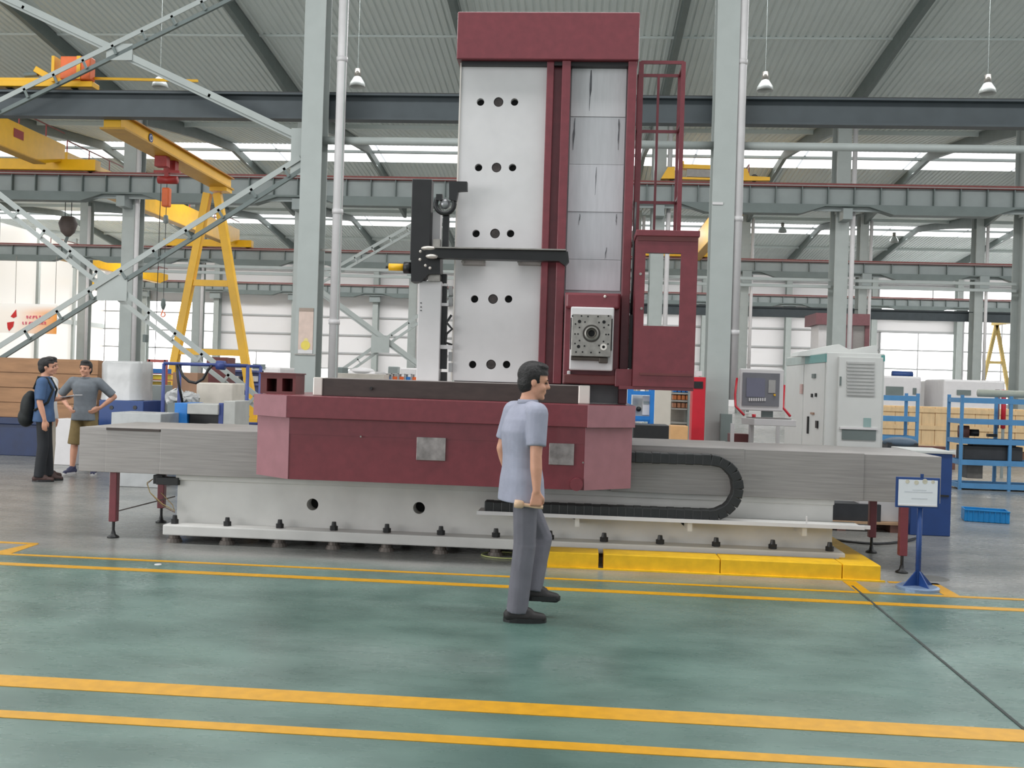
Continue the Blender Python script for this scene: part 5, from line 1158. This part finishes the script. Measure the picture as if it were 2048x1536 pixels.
    h = MB(); h.ell(H((-.014, 0, .048)), .108, .086, .098, hr, 20, 14); h.ell(H((-.045, 0, -.005)), .07, .079, .088+hair_len, hr, 16, 10); h.ell(H((.018, 0, .108)), .07, .07, .035, hr, 14, 8)
    inv = hr.transposed(); hw = W(hc)
    def face(p):
        q = inv @ (p-hw); return (q.x > .03 and q.z < .055+.25*max(0, q.x-.06)) or q.x > .092 or (q.x > -.02 and q.z < -.005) or q.z < -.10-hair_len
    remesh(h, 'hair', hairm, t, .008, 2, face)
    # shirt
    c = MB(); k = belly
    ax_ = lambda f: hipc.lerp(ch, f)
    up3 = Vector((0, 0, 1)); hem = .95-shirt_hem
    rings = [(ax_(0)-up3*hem, .142*k, .196), (ax_(0)-up3*(hem-.03), .14*k, .194), (ax_(0), .132*k, .182), (ax_(.25), .12*k, .163), (ax_(.5), .118*k, .16), (ax_(.75), .124*k, .17), (ax_(1), .128*k, .183), (ch+(nk-ch)*.4, .118*k, .188), (ch+(nk-ch)*.66, .095*k, .165), (ch+(nk-ch)*.86, .075, .105), (nk-up3*.012, .064, .068)]
    vs_ = []; n_ = 24
    for (cc_, rx, ry) in rings:
        for i in range(n_):
            a_ = 2*math.pi*i/n_; cx_, sx_ = math.cos(a_), math.sin(a_); e_ = .82
            vs_.append(W(cc_) + tw @ Vector((rx*math.copysign(abs(cx_)**e_, cx_), ry*math.copysign(abs(sx_)**e_, sx_), 0)))
    c.add(vs_, [(r0*n_+i, r0*n_+(i+1) % n_, (r0+1)*n_+(i+1) % n_, (r0+1)*n_+i) for r0 in range(len(rings)-1) for i in range(n_)] + [tuple(range(n_-1, -1, -1)), tuple(range((len(rings)-1)*n_, len(rings)*n_))])
    for s, q in ((1, 'L'), (-1, 'R')):
        sh, el, wr = [Vector(J[x+q]) for x in ('sh', 'el', 'wr')]
        c.rc(W(nk+Vector((0, s*.05, -.055))), W(sh), .062, .074); e_ = sh.lerp(el, sleeve+.35); c.cyl(W(sh), W(e_), .074, 14, .066)
        c.ell(W(sh), .074, .074, .074, None, 12, 8); c.rc(W(sh), W(ch+Vector((0, s*.10, .0))), .068, .07)
    remesh(c, 'shirt', shirt, t, vox, 5)
    col_ = MB(); col_.lathe([(.064, 0), (.075, .012), (.067, .036), (.058, .038)], W(nk-Vector((0, 0, .025))), n=20).build('collar', shirt, t, smooth=True)
    # trousers
    r_ = MB(); r_.ell(W(hipc-Vector((0, 0, .02))), .115*k, .158, .12, tw, 18, 12)
    for s, q in ((1, 'L'), (-1, 'R')):
        hp, kn, an = [Vector(J[x+q]) for x in ('hp', 'kn', 'an')]
        if shorts: r_.rc(W(hp), W(hp.lerp(kn, .6)), .105, .098); r_.cyl(W(hp.lerp(kn, .6)), W(kn.lerp(an, .12)), .098, 16, .102)
        else: r_.rc(W(hp), W(kn), .088, .076); r_.rc(W(kn), W(kn.lerp(an, .4)), .078, .075); r_.cyl(W(kn.lerp(an, .4)), W(an+Vector((0, 0, -.035))), .075, 16, .072)
    remesh(r_, 'trousers', trousers, t, vox, 4)
    for s, q in ((1, 'L'), (-1, 'R')):
        an = Vector(J['an'+q]); td = Vector(J.get('toe'+q, (1, 0, 0))).normalized(); f = MB(); z = .062
        a0, a1, a2 = an-td*.05, an+td*.08, an+td*.165; up_ = Vector((0, 0, 1))
        f.rc(W(a0-up_*(z-.01)), W(a1-up_*(z-.006)), .042, .046); f.rc(W(a1-up_*z), W(a2-up_*(z+.006)), .044, .034); f.rc(W(an-td*.02), W(a1-up_*.04), .045, .038)
        zc = (W(an)-up_*.098).z
        so = remesh(f, 'shoe', shoe, t, .007, 3)
        sl = MB(); ys = rot @ Vector((-td.y, td.x, 0)); yd = D(td); pts_ = []
        for kk in range(16):
            a = 2*math.pi*kk/16; pts_.append(W(an)+yd*(.055+.145*math.cos(a))+ys*(.047*math.sin(a)*(1+.12*math.cos(a))))
        for p_ in pts_: p_.z = zc
        sl.prism([Vector(p_) for p_ in pts_], (0, 0, .03)); sl.build('sole', sole or black, so)
    return t
def joints(**kw):
    J = dict(hip=(0, 0, .95), chest=(0, 0, 1.27), neck=(0, 0, 1.47), head=(.015, 0, 1.60),
             shL=(0, .185, 1.40), elL=(-.02, .22, 1.12), wrL=(.03, .23, .88), handL=((0, 0, -1), (0, -1, 0), (1, 0, 0), .35),
             shR=(0, -.185, 1.40), elR=(-.02, -.22, 1.12), wrR=(.03, -.23, .88), handR=((0, 0, -1), (0, 1, 0), (1, 0, 0), .35),
             hpL=(0, .085, .92), knL=(.02, .09, .50), anL=(0, .095, .098), hpR=(0, -.085, .92), knR=(.02, -.09, .50), anR=(0, -.095, .098))
    J.update(kw); return J
# walking man, his right side towards us
gsh = M('shirt_grey_blue', (150, 152, 168), .8, var=.07, scale=9, bump=.6); gtr = M('trousers_grey', (106, 104, 112), .8, var=.1, scale=8, bump=.6)
f0 = G(1036, 1243); wl = (f0.x+.035, f0.y+.10, 0)
WA = math.radians(28)
pw = person('man in grey work shirt walking right across the aisle holding a tool', wl, WA,
  joints(hip=(-.05, 0, .95), chest=(-.055, 0, 1.27), neck=(-.02, 0, 1.475), head=(.02, 0, 1.605), nod=.12, face=-.35,
         shR=(-.04, -.195, 1.40), elR=(-.06, -.235, 1.12), wrR=(-.055, -.25, .895), handR=((-.05, 0, -1), (.45, .9, 0), (.9, -.45, 0), 1.35),
         shL=(-.04, .19, 1.40), elL=(-.1, .235, 1.14), wrL=(-.02, .25, .92), handL=((.15, 0, -1), (0, -1, 0), (1, 0, 0), .5),
         hpR=(-.06, -.085, .92), knR=(-.05, -.08, .51), anR=(-.09, -.075, .098), toeR=(.93, -.4, 0),
         hpL=(-.04, .085, .92), knL=(.14, .06, .53), anL=(.06, .02, .215), toeL=(.93, -.35, -.08)), gsh, gtr, M('shoe_dark', (36, 32, 32), .6), .0075, sleeve=.42, shirt_hem=.80)
rw = Matrix.Rotation(WA, 3, 'Z'); hp_ = Vector(wl)+rw @ Vector((-.046, -.222, .79))
ax = rw @ Vector((-.9, .45, .1))
tool = thing('hand_tool', 'short turned wooden mallet held in the walking man\'s hand', 'tool', tuple(hp_))
wd = M('mallet_wood', (214, 180, 148), .5, var=.1, scale=14)
MB().lathe([(0, -.05), (.012, -.05), (.013, 0), (.012, .075), (.014, .08)], hp_, ax, 14).build('handle', wd, tool, smooth=True)
MB().lathe([(0, .075), (.018, .078), (.026, .09), (.028, .115), (.026, .14), (.0, .143)], hp_, ax, 18).build('head', wd, tool, smooth=True)
# man in blue shirt with a black backpack, facing right
dtr = M('trousers_black', (34, 36, 40), .8, var=.1); bsh = M('shirt_blue', (66, 92, 128), .8, var=.12, scale=10); brn = M('shoe_brown', (66, 44, 40), .6)
l2 = G(84, 962); l2 = (l2.x, l2.y, 0)
p2 = person('man in blue shirt with a black backpack, standing at far left', l2, math.radians(18),
  joints(knL=(.03, .09, .5), anL=(.06, .1, .098), anR=(-.02, -.1, .098), elR=(-.01, -.24, 1.12), wrR=(.06, -.24, .88), head=(.02, 0, 1.61), face=.1), bsh, dtr, brn, .011, shirt_hem=.84)
bpk = thing('backpack', 'black backpack worn by the man in the blue shirt', 'backpack', (l2[0]-.2, l2[1], 1.0))
rw2 = Matrix.Rotation(math.radians(18), 3, 'Z'); W2 = lambda p: Vector(l2)+rw2 @ Vector(p)
bm_ = MB(); bm_.ell(W2((-.21, 0, 1.02)), .10, .15, .23, rw2, 16, 12); bm_.ell(W2((-.23, 0, .9)), .11, .14, .14, rw2, 14, 10); bm_.ell(W2((-.18, 0, 1.19)), .07, .11, .09, rw2)
remesh(bm_, 'bag', M('backpack_black', (26, 30, 30), .7, var=.2), bpk, .014, 3)
for s in (-1, 1): MB().tube([W2((-.12, s*.11, 1.3)), W2((-.06, s*.125, 1.475)), W2((.05, s*.125, 1.46)), W2((.135, s*.12, 1.3)), W2((.08, s*.17, 1.12)), W2((-.1, s*.15, 1.0))], .016, 8).build('strap', M('backpack_black', (26, 30, 30), .7), bpk, smooth=True)
# man in grey shirt and khaki shorts, hands on hips, facing us
l3 = G(166, 948); l3 = (l3.x, l3.y, 0)
p3 = person('man in grey shirt and khaki shorts with hands on hips', l3, math.radians(-84),
  joints(hpL=(0, .09, .92), anL=(0, .165, .098), knL=(.02, .13, .5), anR=(0, -.165, .098), knR=(.02, -.13, .5), toeL=(1, .25, 0), toeR=(1, -.25, 0),
         shL=(0, .19, 1.41), elL=(-.08, .41, 1.19), wrL=(.03, .24, 1.02), handL=((.6, -.6, -.5), (-.1, -1, 0), (.4, 0, .8), .5),
         shR=(0, -.19, 1.41), elR=(-.08, -.41, 1.19), wrR=(.03, -.24, 1.02), handR=((.6, .6, -.5), (-.1, 1, 0), (.4, 0, .8), .5), face=-.1),
  M('shirt_mid_grey', (112, 118, 124), .8, var=.1, scale=14), M('shorts_khaki', (122, 104, 66), .8, var=.12, scale=10), M('sneaker_navy', (54, 56, 84), .6), .011, shorts=True, sole=white, shirt_hem=.82)
# man in white shirt and beige trousers, behind the blue shirt
l4 = P(92, 900, 13.75); l4 = (l4.x, 13.75, 0)
p4 = person('man in white shirt and beige trousers half hidden by blue shirt man', l4, math.radians(8),
  joints(head=(.03, 0, 1.63), elR=(.06, -.22, 1.15), wrR=(.28, -.16, 1.16), handR=((1, .1, .1), (0, .2, 1), (0, 1, 0), .6)),
  M('shirt_white', (222, 220, 216), .8, var=.04), M('trousers_beige', (196, 186, 170), .8, var=.05), brn, .012)
q = P(122, 789, 13.6); pr = Matrix.Rotation(math.radians(12), 3, 'Y')
pp = tag(MB().obox(Vector((l4[0]+.42, l4[1]-.12, 1.205)), .24, .2, .012, Matrix.Rotation(math.radians(-10), 3, 'Y')).build('papers', white), 'white papers held out by the man in the white shirt', 'papers')
